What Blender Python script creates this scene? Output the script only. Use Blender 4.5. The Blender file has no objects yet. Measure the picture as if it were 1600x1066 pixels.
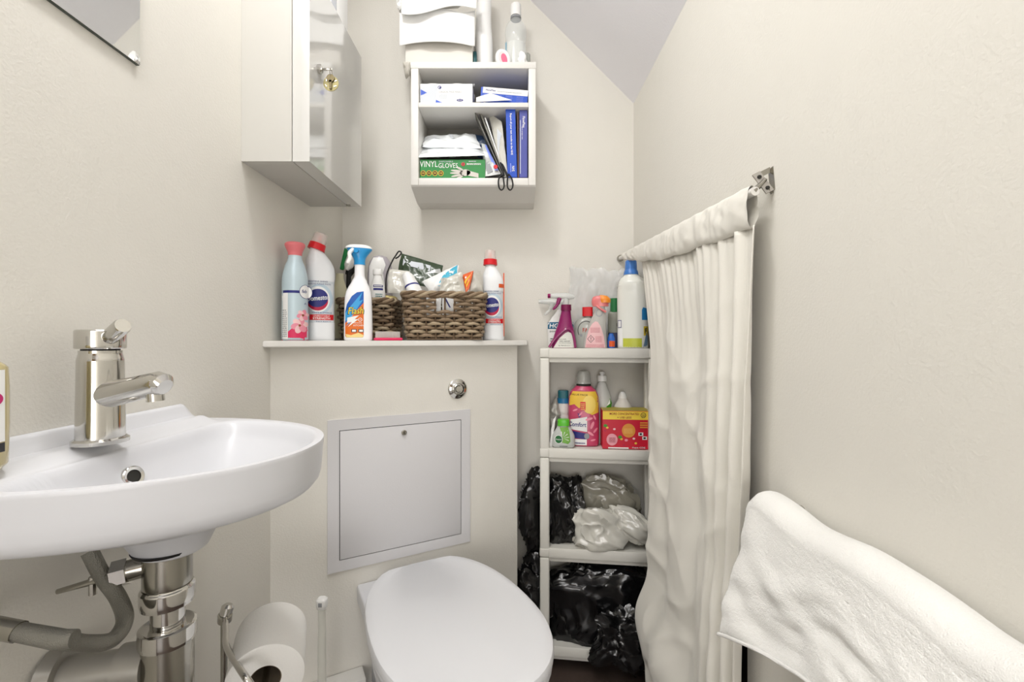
import bpy, bmesh, math, random
from mathutils import Vector, Matrix, noise
random.seed(7)
SC = bpy.context.scene
COL = SC.collection
R = math.radians
CZ = 1.02            # camera height
F = 700.0            # focal length in pixels of the 1600 px wide frame
HY = 530.0           # horizon row
# ------------------------------------------------------------ camera, world, lights, exposure
cam_d = bpy.data.cameras.new('camera'); cam = bpy.data.objects.new('camera', cam_d); COL.objects.link(cam)
cam.location = (0, 0, CZ); cam.rotation_euler = (R(90), 0, 0)
cam_d.sensor_width = 36; cam_d.lens = F/1600*36; cam_d.shift_y = -3/1600; cam_d.clip_start = .02
SC.camera = cam
w = bpy.data.worlds.new('world'); SC.world = w; w.use_nodes = True
w.node_tree.nodes['Background'].inputs[0].default_value = (1, .98, .95, 1)
w.node_tree.nodes['Background'].inputs[1].default_value = .3
def area(name, loc, target, sx, sy, energy, col):
    l = bpy.data.lights.new(name, 'AREA'); l.shape = 'RECTANGLE'; l.size = sx; l.size_y = sy; l.energy = energy; l.color = col
    o = bpy.data.objects.new(name, l); COL.objects.link(o); o.location = loc
    o.rotation_euler = (Vector(target)-Vector(loc)).to_track_quat('-Z', 'Y').to_euler()
    return o
area('ceiling_lamp_light', (-.30, .68, 2.33), (-.30, .70, 0), .13, .13, 4, (1, .985, .96))
area('ceiling_soft_fill', (-.08, -.30, 2.36), (-.08, -.299, 0), .6, 1.9, 29, (1, .988, .972))  # added overhead fill along the room, not a real fixture
area('low_bounce_fill', (-.08, -1.9, .7), (0, 1, .9), .85, 1.2, 13, (1, .99, .985))  # added lamp behind the viewer, stands in for bounced light
SC.view_settings.view_transform = 'Standard'; SC.view_settings.look = 'None'
SC.view_settings.exposure = 0.36; SC.view_settings.gamma = 1; SC.view_settings.use_curve_mapping = False

# ------------------------------------------------------------ helpers
def P(px, py, Y): return Vector(((px-800)/F*Y, Y, CZ-(py-HY)/F*Y))
def srgb(c):
    return tuple((v/255/12.92 if v/255 <= .04045 else ((v/255+.055)/1.055)**2.4) for v in c)
MC = {}
def mat(name, rgb, rough=.5, metal=0, bump=0, bscale=200, coat=0, trans=0, alpha=1, var=0, ior=1.45, sheen=0, sub=0, detail=3):
    if name in MC: return MC[name]
    m = bpy.data.materials.new(name); m.use_nodes = True; nt = m.node_tree; b = nt.nodes['Principled BSDF']
    c = srgb(rgb)
    b.inputs['Base Color'].default_value = (*c, 1); b.inputs['Roughness'].default_value = rough
    b.inputs['Metallic'].default_value = metal; b.inputs['Coat Weight'].default_value = coat; b.inputs['Coat Roughness'].default_value = .08
    b.inputs['Transmission Weight'].default_value = trans; b.inputs['Alpha'].default_value = alpha; b.inputs['IOR'].default_value = ior
    b.inputs['Sheen Weight'].default_value = sheen
    if sub: b.inputs['Subsurface Weight'].default_value = sub; b.inputs['Subsurface Radius'].default_value = (.02, .02, .02)
    tc = nt.nodes.new('ShaderNodeTexCoord')
    if bump:
        n = nt.nodes.new('ShaderNodeTexNoise'); n.inputs['Scale'].default_value = bscale; n.inputs['Detail'].default_value = detail
        nt.links.new(tc.outputs['Object'], n.inputs['Vector'])
        bp = nt.nodes.new('ShaderNodeBump'); bp.inputs['Strength'].default_value = bump; bp.inputs['Distance'].default_value = .002
        nt.links.new(n.outputs['Fac'], bp.inputs['Height']); nt.links.new(bp.outputs['Normal'], b.inputs['Normal'])
    if var:
        n = nt.nodes.new('ShaderNodeTexNoise'); n.inputs['Scale'].default_value = 18; n.inputs['Detail'].default_value = 4
        nt.links.new(tc.outputs['Object'], n.inputs['Vector'])
        mx = nt.nodes.new('ShaderNodeMix'); mx.data_type = 'RGBA'
        mx.inputs['A'].default_value = (*[v*(1-var) for v in c], 1); mx.inputs['B'].default_value = (*[min(1, v*(1+var)) for v in c], 1)
        nt.links.new(n.outputs['Fac'], mx.inputs['Factor']); nt.links.new(mx.outputs['Result'], b.inputs['Base Color'])
    MC[name] = m; return m
def tag(o, label=None, cat=None, group=None, kind=None):
    if label: o['label'] = label
    if cat: o['category'] = cat
    if group: o['group'] = group
    if kind: o['kind'] = kind
    return o
def thing(name, label, cat, loc=(0, 0, 0), rz=0, group=None, rot=None):
    o = bpy.data.objects.new(name, None); COL.objects.link(o); o.empty_display_size = .02
    o.location = loc; o.rotation_euler = rot if rot else (0, 0, rz)
    return tag(o, label, cat, group)
def obj(name, bm, m, parent=None, smooth=35, recalc=True, loc=None, rot=None):
    if recalc: bmesh.ops.recalc_face_normals(bm, faces=bm.faces)
    me = bpy.data.meshes.new(name); bm.to_mesh(me); bm.free()
    if smooth:
        me.polygons.foreach_set('use_smooth', [True]*len(me.polygons)); me.set_sharp_from_angle(angle=R(smooth))
    me.materials.append(m)
    o = bpy.data.objects.new(name, me); COL.objects.link(o)
    if parent: o.parent = parent
    if loc is not None: o.location = loc
    if rot is not None: o.rotation_euler = rot
    return o
def box(bm, x0, x1, y0, y1, z0, z1, bev=0, seg=2, M=None):
    r = bmesh.ops.create_cube(bm, size=1)
    vs = r['verts']
    for v in vs:
        v.co = Vector((x0+(v.co.x+.5)*(x1-x0), y0+(v.co.y+.5)*(y1-y0), z0+(v.co.z+.5)*(z1-z0)))
    if bev:
        es = list({e for v in vs for e in v.link_edges})
        rr = bmesh.ops.bevel(bm, geom=es, offset=bev, segments=seg, affect='EDGES', profile=.5)
        vs = list({v for f in rr['faces'] for v in f.verts} | {v for v in vs if v.is_valid})
    if M: 
        for v in vs: v.co = M @ v.co
    return vs
def BX(x0, x1, y0, y1, z0, z1, bev=0, seg=2):
    bm = bmesh.new(); box(bm, x0, x1, y0, y1, z0, z1, bev, seg); return bm
def rings(bm, rr, cap0=True, cap1=True, closed=True):
    vr = [[bm.verts.new(p) for p in r] for r in rr]; n = len(vr[0])
    for a, b in zip(vr, vr[1:]):
        for i in range(n if closed else n-1):
            j = (i+1) % n
            try: bm.faces.new((a[i], a[j], b[j], b[i]))
            except ValueError: pass
    if closed and cap0: bm.faces.new(list(reversed(vr[0])))
    if closed and cap1: bm.faces.new(vr[-1])
    return vr
def tube(bm, pts, r, n=12, cap=True, flat=1.0, up=None):
    pts = [Vector(p) for p in pts]; N = len(pts)
    rad = r if isinstance(r, (list, tuple)) else [r]*N
    t0 = (pts[1]-pts[0]).normalized(); a = Vector((0, 0, 1)) if abs(t0.z) < .9 else Vector((1, 0, 0))
    if up: a = Vector(up)
    u = (a - t0*a.dot(t0)).normalized(); rr = []
    for i, p in enumerate(pts):
        t = (pts[min(i+1, N-1)]-pts[max(i-1, 0)]).normalized()
        u = (u - t*u.dot(t)).normalized(); v = t.cross(u)
        rr.append([p+u*(rad[i]*flat*math.cos(2*math.pi*k/n))+v*(rad[i]*math.sin(2*math.pi*k/n)) for k in range(n)])
    return rings(bm, rr, cap, cap)
def TB(pts, r, n=12, **k):
    bm = bmesh.new(); tube(bm, pts, r, n, **k); return bm
def cat(pts, k=6):
    pts = [Vector(p) for p in pts]; out = []
    for i in range(len(pts)-1):
        p0 = pts[max(i-1, 0)]; p1 = pts[i]; p2 = pts[i+1]; p3 = pts[min(i+2, len(pts)-1)]
        for j in range(k):
            t = j/k
            out.append(.5*((2*p1)+(p2-p0)*t+(2*p0-5*p1+4*p2-p3)*t*t+(3*p1-p0-3*p2+p3)*t**3))
    out.append(pts[-1]); return out
class Body:
    """Stack of superellipse sections (z, rx, ry, exponent, cx, cy); None starts a sharp edge."""
    def __init__(s, keys, k=5):
        segs = [[]]
        for q in keys:
            if q is None: segs.append([segs[-1][-1]]); continue
            q = tuple(q)+(2, 0, 0)[len(q)-3:] if len(q) < 6 else tuple(q)
            segs[-1].append(q)
        s.secs = []
        for sg in segs:
            if len(sg) < 2: continue
            for i in range(len(sg)-1):
                p0, p1, p2, p3 = sg[max(i-1, 0)], sg[i], sg[i+1], sg[min(i+2, len(sg)-1)]
                for j in range(k):
                    t = j/k
                    q = [.5*(2*b+(c-a)*t+(2*a-5*b+4*c-d)*t*t+(3*b-a-3*c+d)*t**3) for a, b, c, d in zip(p0, p1, p2, p3)]
                    q[0] = p1[0]+(p2[0]-p1[0])*t
                    for m_ in (1, 2):
                        lo, hi = min(p1[m_], p2[m_]), max(p1[m_], p2[m_]); q[m_] = min(max(q[m_], lo*.97), hi*1.03)
                    s.secs.append(tuple(q))
            s.secs.append(sg[-1])
    def at(s, z):
        S = s.secs
        if z <= S[0][0]: return S[0]
        for a, b in zip(S, S[1:]):
            if a[0] <= z <= b[0] and b[0] > a[0]:
                t = (z-a[0])/(b[0]-a[0]); return tuple(x+(y-x)*t for x, y in zip(a, b))
        return S[-1]
    def front(s, x, z):
        _, rx, ry, e, cx, cy = s.at(z)
        q = min(abs((x-cx)/rx), .995)
        return cy-ry*(1-q**e)**(1/e)
    def bm(s, n=40):
        b = bmesh.new(); rr = []
        for z, rx, ry, e, cx, cy in s.secs:
            r = []
            for i in range(n):
                a = 2*math.pi*i/n; c, q = math.cos(a), math.sin(a)
                r.append((cx+rx*math.copysign(abs(c)**(2/e), c), cy+ry*math.copysign(abs(q)**(2/e), q), z))
            rr.append(r)
        rings(b, rr); return b
class Flat:
    def __init__(s, y): s.y = y
    def front(s, x, z): return s.y
def conform(bm, body, off=.0005, step=.005):
    if isinstance(body, Body):
        xs = [v.co.x for v in bm.verts]; zs = [v.co.y for v in bm.verts]
        for ax, lo, hi, st in ((0, min(xs), max(xs), step), (1, min(zs), max(zs), step*1.6)):
            k = math.floor(lo/st)+1
            while k*st < hi:
                no = Vector((1, 0, 0)) if ax == 0 else Vector((0, 1, 0))
                bmesh.ops.bisect_plane(bm, geom=bm.verts[:]+bm.edges[:]+bm.faces[:], plane_co=no*(k*st), plane_no=no, dist=1e-6); k += 1
    for v in bm.verts: v.co = Vector((v.co.x, body.front(v.co.x, v.co.y)-off, v.co.y))
    return bm
def poly(pts):
    bm = bmesh.new(); bm.faces.new([bm.verts.new((x, z, 0)) for x, z in pts])
    bmesh.ops.triangulate(bm, faces=bm.faces[:]); return bm
def rct(x0, x1, z0, z1): return poly([(x0, z0), (x1, z0), (x1, z1), (x0, z1)])
def ell(cx, cz, rx, rz, n=28, rot=0):
    c, s = math.cos(rot), math.sin(rot); o = []
    for i in range(n):
        a = 2*math.pi*i/n; x, z = rx*math.cos(a), rz*math.sin(a); o.append((cx+x*c-z*s, cz+x*s+z*c))
    return poly(o)
def ring2(cx, cz, rx, rz, wd, n=28, a0=0, a1=2*math.pi):
    bm = bmesh.new(); A = []; B = []; full = abs(a1-a0-2*math.pi) < 1e-6
    for i in range(n if full else n+1):
        a = a0+(a1-a0)*i/n
        A.append(bm.verts.new((cx+rx*math.cos(a), cz+rz*math.sin(a), 0))); B.append(bm.verts.new((cx+(rx-wd)*math.cos(a), cz+(rz-wd)*math.sin(a), 0)))
    m = len(A)
    for i in range(m if full else m-1):
        j = (i+1) % m; bm.faces.new((A[i], A[j], B[j], B[i]))
    return bm
def text2(txt, cx, cz, h, width=None, bold=.0, shear=0, rot=0):
    cu = bpy.data.curves.new('t', 'FONT'); cu.body = txt; cu.size = 1; cu.align_x = 'CENTER'; cu.align_y = 'CENTER'
    cu.offset = bold; cu.shear = shear; cu.resolution_u = 2
    o = bpy.data.objects.new('t', cu); me = bpy.data.meshes.new_from_object(o)
    bm = bmesh.new(); bm.from_mesh(me); bpy.data.objects.remove(o); bpy.data.meshes.remove(me); bpy.data.curves.remove(cu)
    xs = [v.co.x for v in bm.verts]; ys = [v.co.y for v in bm.verts]
    mx, my = (min(xs)+max(xs))/2, (min(ys)+max(ys))/2; sy = h/(max(ys)-min(ys)); sx = width/(max(xs)-min(xs)) if width else sy
    c, s = math.cos(rot), math.sin(rot)
    for v in bm.verts:
        x, y = (v.co.x-mx)*sx, (v.co.y-my)*sy; v.co = Vector((cx+x*c-y*s, cz+x*s+y*c, 0))
    return bm
def join(*bms):
    a = bms[0]
    for b in bms[1:]:
        me = bpy.data.meshes.new('j'); b.to_mesh(me); b.free(); a.from_mesh(me); bpy.data.meshes.remove(me)
    return a
def lab(shape, body, m, parent, off=.0005, name='label'):
    return obj(name, conform(shape, body, off), m, parent, smooth=60, recalc=False)
def scraps(x0, x1, z0, z1, rows, body, m, parent, off=.001, fill=.6):
    """lines of print too small to read: short bars"""
    bms = []; rng = random.Random(int((x0+z0)*1e5)); hgt = (z1-z0)/rows
    for r in range(rows):
        x = x0; z = z0+r*hgt
        while x < x1-.001:
            wd = rng.uniform(.0015, .005); bms.append(rct(x, min(x+wd, x1), z, z+hgt*fill*.7)); x += wd+.0008
        
    return lab(join(*bms), body, m, parent, off, 'fine_print')
def item(name, label, cat_, px, Y, z, group=None, extra=0):
    X = (px-800)/F*Y
    return thing(name, label, cat_, (X, Y, z), -math.atan2(X, Y)+extra, group)
def blob(sx, sy, sz, seed, amp=.25, sub=5, freq=3.0, flat_bottom=None, sharp=True, fn=None, lng=None):
    """crumpled bag: sphere pushed about by ridged noise"""
    bm = bmesh.new(); bmesh.ops.create_icosphere(bm, subdivisions=sub, radius=1)
    sd = Vector((seed*3.17, seed*1.7, seed*.9))
    for v in bm.verts:
        n = v.co.normalized()
        a = noise.noise(n*freq*.5+sd)*amp*1.2
        w_ = Vector((noise.noise(n*1.3+sd), noise.noise(n*1.3+sd*1.5), noise.noise(n*1.3+sd*1.9)))*.7
        m_ = Vector((n.x*1.0, n.y, n.z*.45))+w_
        if lng: L_ = Vector(lng); m_ = (n-L_*n.dot(L_)*.72)+w_*.6
        f = 1-min(1, abs(noise.noise(m_*freq*.8+sd*2))*3.0); g = 1-min(1, abs(noise.noise(m_*freq*1.7+sd*3))*3.2)
        d = 1+a+(f**1.5*amp*.42 if sharp else 0)+g**1.5*amp*(.10 if lng else .11)-amp*.4
        q = Vector((math.copysign(abs(n.x)**.8, n.x), math.copysign(abs(n.y)**.8, n.y), math.copysign(abs(n.z)**.8, n.z)))*d
        v.co = Vector((q.x*sx, q.y*sy, q.z*sz))
        if fn: v.co = fn(v.co)
        if flat_bottom is not None and v.co.z < flat_bottom: v.co.z = flat_bottom
    return bm
def sheet(nx, nz, fn):
    bm = bmesh.new(); g = [[bm.verts.new(fn(i/nx, j/nz)) for i in range(nx+1)] for j in range(nz+1)]
    for j in range(nz):
        for i in range(nx): bm.faces.new((g[j][i], g[j][i+1], g[j+1][i+1], g[j+1][i]))
    return bm
def solid(o, t, off=0):
    md = o.modifiers.new('solid', 'SOLIDIFY'); md.thickness = t; md.offset = off; return o

# ------------------------------------------------------------ materials
M_wall = mat('cream_paint', (224, 221, 213), .75, bump=.25, bscale=260, var=.015)
M_ceil = mat('white_ceiling_paint', (246, 245, 250), .8, bump=.2, bscale=200)
M_white = mat('white_laminate', (228, 226, 221), .35)
M_gloss = mat('glossy_white_door', (208, 207, 203), .07, coat=1)
M_cer = mat('white_ceramic', (218, 219, 223), .28, coat=0)
M_lid = mat('white_toilet_plastic', (226, 227, 230), .3)
M_chrome = mat('chrome', (205, 203, 198), .09, metal=1)
M_dchrome = mat('worn_chrome', (170, 167, 158), .22, metal=1)
M_hose = mat('braided_steel', (140, 138, 130), .4, metal=.8, bump=.8, bscale=900)
M_pipe = mat('grey_plastic_pipe', (158, 155, 148), .35, metal=.4)
M_black = mat('black_rubber', (18, 18, 18), .5)
M_dark = mat('dark_gap', (45, 44, 40), .8)
M_panel = mat('painted_steel_panel', (212, 211, 213), .55, bump=.1, bscale=400)
M_mirror = mat('mirror_silver', (242, 243, 242), .01, metal=1)
M_plw = mat('white_plastic', (240, 240, 238), .35, coat=.2)
M_unit = mat('white_unit_plastic', (226, 224, 216), .45)
M_offw = mat('offwhite_shadow_plastic', (205, 202, 192), .45)
M_red = mat('red_plastic', (214, 22, 34), .35)
M_clear = mat('clear_plastic', (235, 240, 240), .05, alpha=.28, coat=1)
M_clearw = mat('milky_plastic', (232, 235, 232), .2, alpha=.6, coat=.6)
M_bag = mat('clear_bag_film', (240, 242, 242), .12, alpha=.3, coat=1)
M_bagw = mat('translucent_white_bag', (226, 224, 214), .16, alpha=.86, coat=1)
M_bin = mat('black_bin_bag', (16, 16, 17), .2, coat=.5, bump=.25, bscale=40)
M_ink = mat('black_ink', (45, 45, 48), .5)
M_navy = mat('navy_ink', (40, 44, 120), .4)
M_paper = mat('white_paper', (242, 242, 240), .7)
M_grey = mat('grey_print', (150, 152, 156), .5)
M_ltgrey = mat('light_grey_print', (205, 210, 216), .5)
# ------------------------------------------------------------ the room
XL, XR, YB, YF, ZC = -.559, .401, 1.477, -2.2, 2.40
BR = R(28.3); U = Vector((math.cos(BR), math.sin(BR), 0)); NV = Vector((math.sin(BR), -math.cos(BR), 0))
BO = Vector((XL, 1.036, 0))               # corner where the boxing meets the left wall
def st(name, bm, m, parent=None, smooth=0, label=None):
    o = obj(name, bm, m, parent, smooth=smooth); 
    if not parent: o['kind'] = 'structure'
    if label: o['label'] = label
    return o
M_floor = mat('dark_vinyl_floor', (78, 66, 60), .35, bump=.2, bscale=80, var=.3)
st('floor', BX(XL-.1, 1.0, YF, YB+.1, -.06, 0), M_floor)
st('wall_left', BX(XL-.1, XL, YF, YB+.1, 0, ZC), M_wall)
st('wall_back', BX(XL, 1.0, YB, YB+.1, 0, ZC), M_wall)
bm = bmesh.new()
OY, OZ = .763, 1.165                      # the opening behind the curtain
box(bm, XR, XR+.1, YF, OY, 0, ZC); box(bm, XR, XR+.1, OY, YB, OZ, ZC)
st('wall_right', bm, M_wall)
M_alc = mat('shaded_alcove_cream', (96, 90, 80), .8, var=.1)  # cream wall with the alcove's darkness put into its colour
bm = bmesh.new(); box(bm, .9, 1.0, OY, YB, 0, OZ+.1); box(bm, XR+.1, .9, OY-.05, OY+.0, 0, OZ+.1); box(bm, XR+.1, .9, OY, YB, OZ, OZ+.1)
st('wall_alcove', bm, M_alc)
st('wall_front', BX(XL-.1, 1.0, YF-.1, YF, 0, ZC), M_wall)
zr = CZ+.777
bm = bmesh.new()
def prism(bm, pts, y0, y1):
    a = [bm.verts.new((x, y0, z)) for x, z in pts]; b = [bm.verts.new((x, y1, z)) for x, z in pts]; n = len(pts)
    bm.faces.new(a); bm.faces.new(list(reversed(b)))
    for i in range(n): bm.faces.new((a[i], b[i], b[(i+1) % n], a[(i+1) % n]))
zt = ZC-.02
prism(bm, [(XL, zt), (XR-(zt-zr), zt), (XR, zr), (XR, ZC+.1), (XL, ZC+.1)], YF, YB)
st('ceiling', bm, M_ceil)
dr = thing('door_1', 'brown wooden door in the wall behind the viewer', 'door', (-.1, YF+.001, 0)); dr['kind'] = 'structure'
M_wood = mat('brown_door_wood', (150, 112, 66), .45, bump=.3, bscale=40, var=.1)
obj('door_leaf', BX(-.36, .36, 0, .04, .005, 1.98, .003), M_wood, dr)
bm = bmesh.new(); box(bm, -.43, -.365, 0, .05, 0, 2.05, .003); box(bm, .365, .43, 0, .05, 0, 2.05, .003); box(bm, -.43, .43, 0, .05, 1.985, 2.05, .003)
obj('door_frame', bm, M_white, dr); obj('door_handle', TB(cat([(-.31, .04, 1.0), (-.31, .09, 1.0), (-.2, .09, 1.0)], 5), .009, 10), M_chrome, dr)

# boxing round the cistern
LBT = .6527; E = BO+U*LBT
bm = bmesh.new()
pts = [(BO.x, BO.y), (E.x, E.y), (E.x+.0, YB), (XL, YB)]
LZ = CZ-.004
def vprism(bm, pts, z0, z1):
    a = [bm.verts.new((x, y, z0)) for x, y in pts]; b = [bm.verts.new((x, y, z1)) for x, y in pts]; n = len(pts)
    bm.faces.new(list(reversed(a))); bm.faces.new(b)
    for i in range(n): bm.faces.new((a[i], a[(i+1) % n], b[(i+1) % n], b[i]))
vprism(bm, pts, 0, LZ-.0145)
st('wall_boxing', bm, M_wall, label='cream boxing wall hiding the cistern')
l0 = BO+NV*.025; l0 = Vector((XL, BO.y-.033, 0)); l1 = E+NV*.025+U*.02; 
bm = bmesh.new(); vprism(bm, [(l0.x, l0.y), (l1.x, l1.y), (l1.x+.006, YB), (XL, YB)], LZ-.0145, LZ)
bmesh.ops.bevel(bm, geom=[e for e in bm.edges], offset=.0018, segments=2, affect='EDGES')
o = st('trim_1', bm, M_white, label='white ledge board on top of the boxing'); 
# low plinth at the foot of the boxing, left of the toilet
bp = thing('skirting_plinth', 'white slotted plinth box along the foot of the boxing, left of the toilet', 'plinth', (BO.x, BO.y, 0), BR)
obj('plinth_board', BX(.004, .205, -.05, -.001, 0, .195, .002), M_white, bp)
for k in range(3): obj('slot', BX(.05, .2, -.053, -.049, .145-.035*k, .153-.035*k), M_dark, bp)

# access panel and flush button (built in the plane of the boxing)
def BT(px):                                  # distance along the boxing and depth for a pixel column
    k = (px-800)/F; t = (k*BO.y-BO.x)/(U.x-k*U.y); return t, BO.y+U.y*t
def BP(px, py):
    t, Y = BT(px); return t, CZ-(py-HY)/F*Y
t0, zt0 = BP(511.5, 654.5); t1, zt1 = BP(734, 641.5); _, zb0 = BP(511.5, 896); _, zb1 = BP(734, 846.5)
ztp = (zt0+zt1)/2; zbt = (zb0+zb1)/2
ap = thing('access_panel', 'square grey-white steel access panel with a lock, set in the boxing above the toilet', 'panel', (BO.x, BO.y, 0), BR)
fw = .027
bm = bmesh.new()
for a in ((t0, t1, ztp-fw, ztp), (t0, t1, zbt, zbt+fw), (t0, t0+fw, zbt+fw, ztp-fw), (t1-fw, t1, zbt+fw, ztp-fw)):
    box(bm, a[0], a[1], -.0035, 0, a[2], a[3])
obj('frame', bm, M_panel, ap, smooth=0)
obj('gap', BX(t0+fw-.001, t1-fw+.001, -.0008, 0, zbt+fw-.001, ztp-fw+.001), M_dark, ap)
obj('door', BX(t0+fw+.0018, t1-fw-.0018, -.0038, -.0008, zbt+fw+.0018, ztp-fw-.0018, .0005), M_panel, ap)
tl, zl = BP(630.5, 675.5)
lk = Body([(0, .0068, .0068), (.0035, .0068, .0068), None, (.0042, .0055, .0055)]); b = lk.bm(24); b.transform(Matrix.Rotation(R(90), 4, 'X'))
o = obj('lock', b, M_dchrome, ap, loc=(tl, -.0036, zl))
obj('key_slot', BX(-.0008, .0008, -.0046, -.004, -.004, .004), M_black, o)
tf, zf = BP(714.5, 607.5)
fb = thing('flush_button', 'round chrome flush button in the boxing above the access panel', 'button', BO+U*tf+Vector((0, 0, zf)), BR)
b = Body([(0, .027, .027), (.004, .027, .027), None, (.011, .017, .017), None, (.0112, .0155, .0155), None, (.008, .0145, .0145)]).bm(8); b.transform(Matrix.Rotation(R(90), 4, 'X')@Matrix.Rotation(R(22.5), 4, 'Z'))
b = Body([(0, .0275, .0275), (.003, .0275, .0275), None, (.009, .017, .017), None, (.0095, .0155, .0155), None, (.006, .0145, .0145)]).bm(40); b.transform(Matrix.Rotation(R(90), 4, 'X'))
obj('bezel', b, M_chrome, fb)
b = Body([(0, .0138, .0138), (.009, .0138, .0138), (.0105, .012, .012)]).bm(32); b.transform(Matrix.Rotation(R(90), 4, 'X')); obj('push_button', b, M_chrome, fb)
b = ring2(0, 0, .010, .010, .0016, 20, R(60), R(300)); obj('marking', conform(b, Flat(-.0108)), M_black, fb, recalc=False)

# toilet
tt = BT(635)[0]+.024
to = thing('toilet', 'white back-to-wall toilet with its lid closed', 'toilet', BO+U*tt, BR)
def tout(s, w=.173, yc=-.30, lf=.235, lr=.29, cut=-.055, n=56):
    o = []
    for i in range(n):
        a = 2*math.pi*i/n; c, q = math.cos(a), math.sin(a)
        e = 2.3
        x = w*math.copysign(abs(c)**(2/e), c); y = (lr if q > 0 else lf)*math.copysign(abs(q)**(2/e), q)
        x, y = x*s, yc+y*s
        if y > cut: y = cut+(y-cut)*.04
        o.append((x, y))
    return o
def tlayer(zs, **k): 
    bm = bmesh.new(); rings(bm, [[(x, y, z) for x, y in tout(s, **k)] for z, s in zs]); return bm
obj('pan', tlayer([(0, .62), (.02, .64), (.15, .66), (.28, .80), (.35, .92), (.385, .955), (.395, .95)]), M_cer, to)
bm = bmesh.new(); box(bm, -.150, .105, -.14, -.001, .36, .404, .006, 3); box(bm, -.115, .105, -.2, -.001, .005, .37, .01, 3)
obj('pan_back', bm, M_cer, to)
obj('seat', tlayer([(.399, .965), (.404, .985), (.414, .985), (.418, .97)], cut=-.075), M_lid, to)
ld = obj('lid', tlayer([(.420, .985), (.423, 1.0), (.433, 1.0), (.4385, .99), (.441, .965), (.442, .9)], cut=-.042), M_lid, to)
for s in (-1, 1):
    b = Body([(0, .011, .011), (.035, .011, .011)]).bm(20); b.transform(Matrix.Translation((s*.075-.017, -.045, .418))@Matrix.Rotation(R(90), 4, 'Y')); obj('hinge', b, M_lid, to)

# sink
SY, SZ = .582, .881
sk = thing('sink', 'white wall-hung oval ceramic basin on the left wall', 'sink', (XL, SY, SZ))
A_, B_ = .300, .208
def sout(a):
    c, q = math.cos(a), math.sin(a); e = 2.1
    return A_*abs(c)**(2/e), (.212 if q > 0 else .197)*math.copysign(abs(q)**(2/e), q)
NS = 120
ol = [sout(-math.pi/2+math.pi*i/NS) for i in range(NS+1)]
ol += [(0, .212-.409*i/24) for i in range(1, 24)]
cx0, cy0 = .168, 0
def zs_top(x, y):
    lo, hi = .01, 2.0; b_ = .212 if y > 0 else .197
    for _ in range(18):
        s_ = (lo+hi)/2; X_ = cx0+(x-cx0)/s_
        if X_ < 0 or abs(X_/A_)**2.1+abs(y/s_/b_)**2.1 > 1: lo = s_
        else: hi = s_
    m3 = ((s_/.915)**7+(max(0, cx0-x)/.098)**7)**(1/7)
    q_ = min(1, max(0, (1.04-m3)/1.04)); sm_ = min(1, q_/.13); sm_ = sm_*sm_*(3-2*sm_)
    d = -.082*(1-(1-q_)**2.6)*sm_
    deck = .011*max(0, min(1, (.062-x)/.02))*max(0, min(1, (.19-abs(y))/.02))
    return d+deck
bm = bmesh.new(); rr = []
for z, s, r in ((-.134, .0, .036), (-.131, .0, .040), (-.100, .05, .05), (-.084, .45, .09), (-.074, .7, 0), (-.066, .87, 0), (-.061, .93, 0), (-.054, .962, 0), (-.046, .976, 0), (-.03, .985, 0), (-.012, .993, 0), (-.005, .997, 0), (-.0015, .9985, 0)):
    rg = []
    for x, y in ol:
        a = math.atan2(y-0, x-.118); hx, hy = .118+.048*math.cos(a), .0+.048*math.sin(a)
        if r and s == 0: hx, hy = .118+r*math.cos(a), r*math.sin(a)
        px_ = .118+(x-.118)*s if s else 0; py_ = y*s
        if s < .5: X_ = hx+(x-hx)*s; Y_ = hy+(y-hy)*s
        else: X_ = (x-.13)*s+.13 if x > 0.001 else x; Y_ = y*s
        rg.append((max(X_, .0), Y_, z))
    rr.append(rg)
for s in [.995, .985]+[.98-.96*i/64 for i in range(65)]:
    rg = []
    for x, y in ol:
        X_, Y_ = cx0+(x-cx0)*s, y*s
        ed = 0
        rg.append((X_, Y_, zs_top(X_, Y_)+ed))
    rr.append(rg)
rings(bm, rr)
obj('basin', bm, M_cer, sk, smooth=50)
def bsp(u, v):
    y = -.195+.385*u; h = .030*min(1, max(0, (.188-abs(y))/.022))**.6
    pr = [(.0005, -.004), (.0005, h), (.006, h+.001), (.011, h-.001), (.016, h*.6), (.024, .006 if h > .01 else 0), (.03, -.002)]
    k = v*(len(pr)-1); i = min(int(k), len(pr)-2); t = k-i
    return (pr[i][0]*(1-t)+pr[i+1][0]*t, y, pr[i][1]*(1-t)+pr[i+1][1]*t)
obj('back_upstand', sheet(80, 24, bsp), M_cer, sk, smooth=50)
# overflow
ox, oy = .0845, -.024
oz = zs_top(ox, oy); dz = (zs_top(ox+.004, oy)-zs_top(ox-.004, oy))/.008
nn = Vector((-dz, 0, 1)).normalized(); nn = Vector((.93, -.25, .28)).normalized()
b = Body([(-.004, .013, .013), (.002, .013, .013), (.0035, .0115, .0115), None, (.0025, .0082, .0082), None, (-.006, .008, .008)]).bm(32)
ov = obj('overflow_ring', b, M_chrome, sk, loc=(ox+.002, oy, oz), rot=nn.to_track_quat('Z', 'X').to_euler())
obj('overflow_hole', Body([(-.002, .0081, .0081), (.0008, .0081, .0081)]).bm(24), M_dark, ov)
b = Body([(-.004, .02, .02), (.002, .02, .02), (.004, .017, .017)]).bm(28); obj('plug', b, M_chrome, sk, loc=(cx0-.03, 0, -.080))

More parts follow.
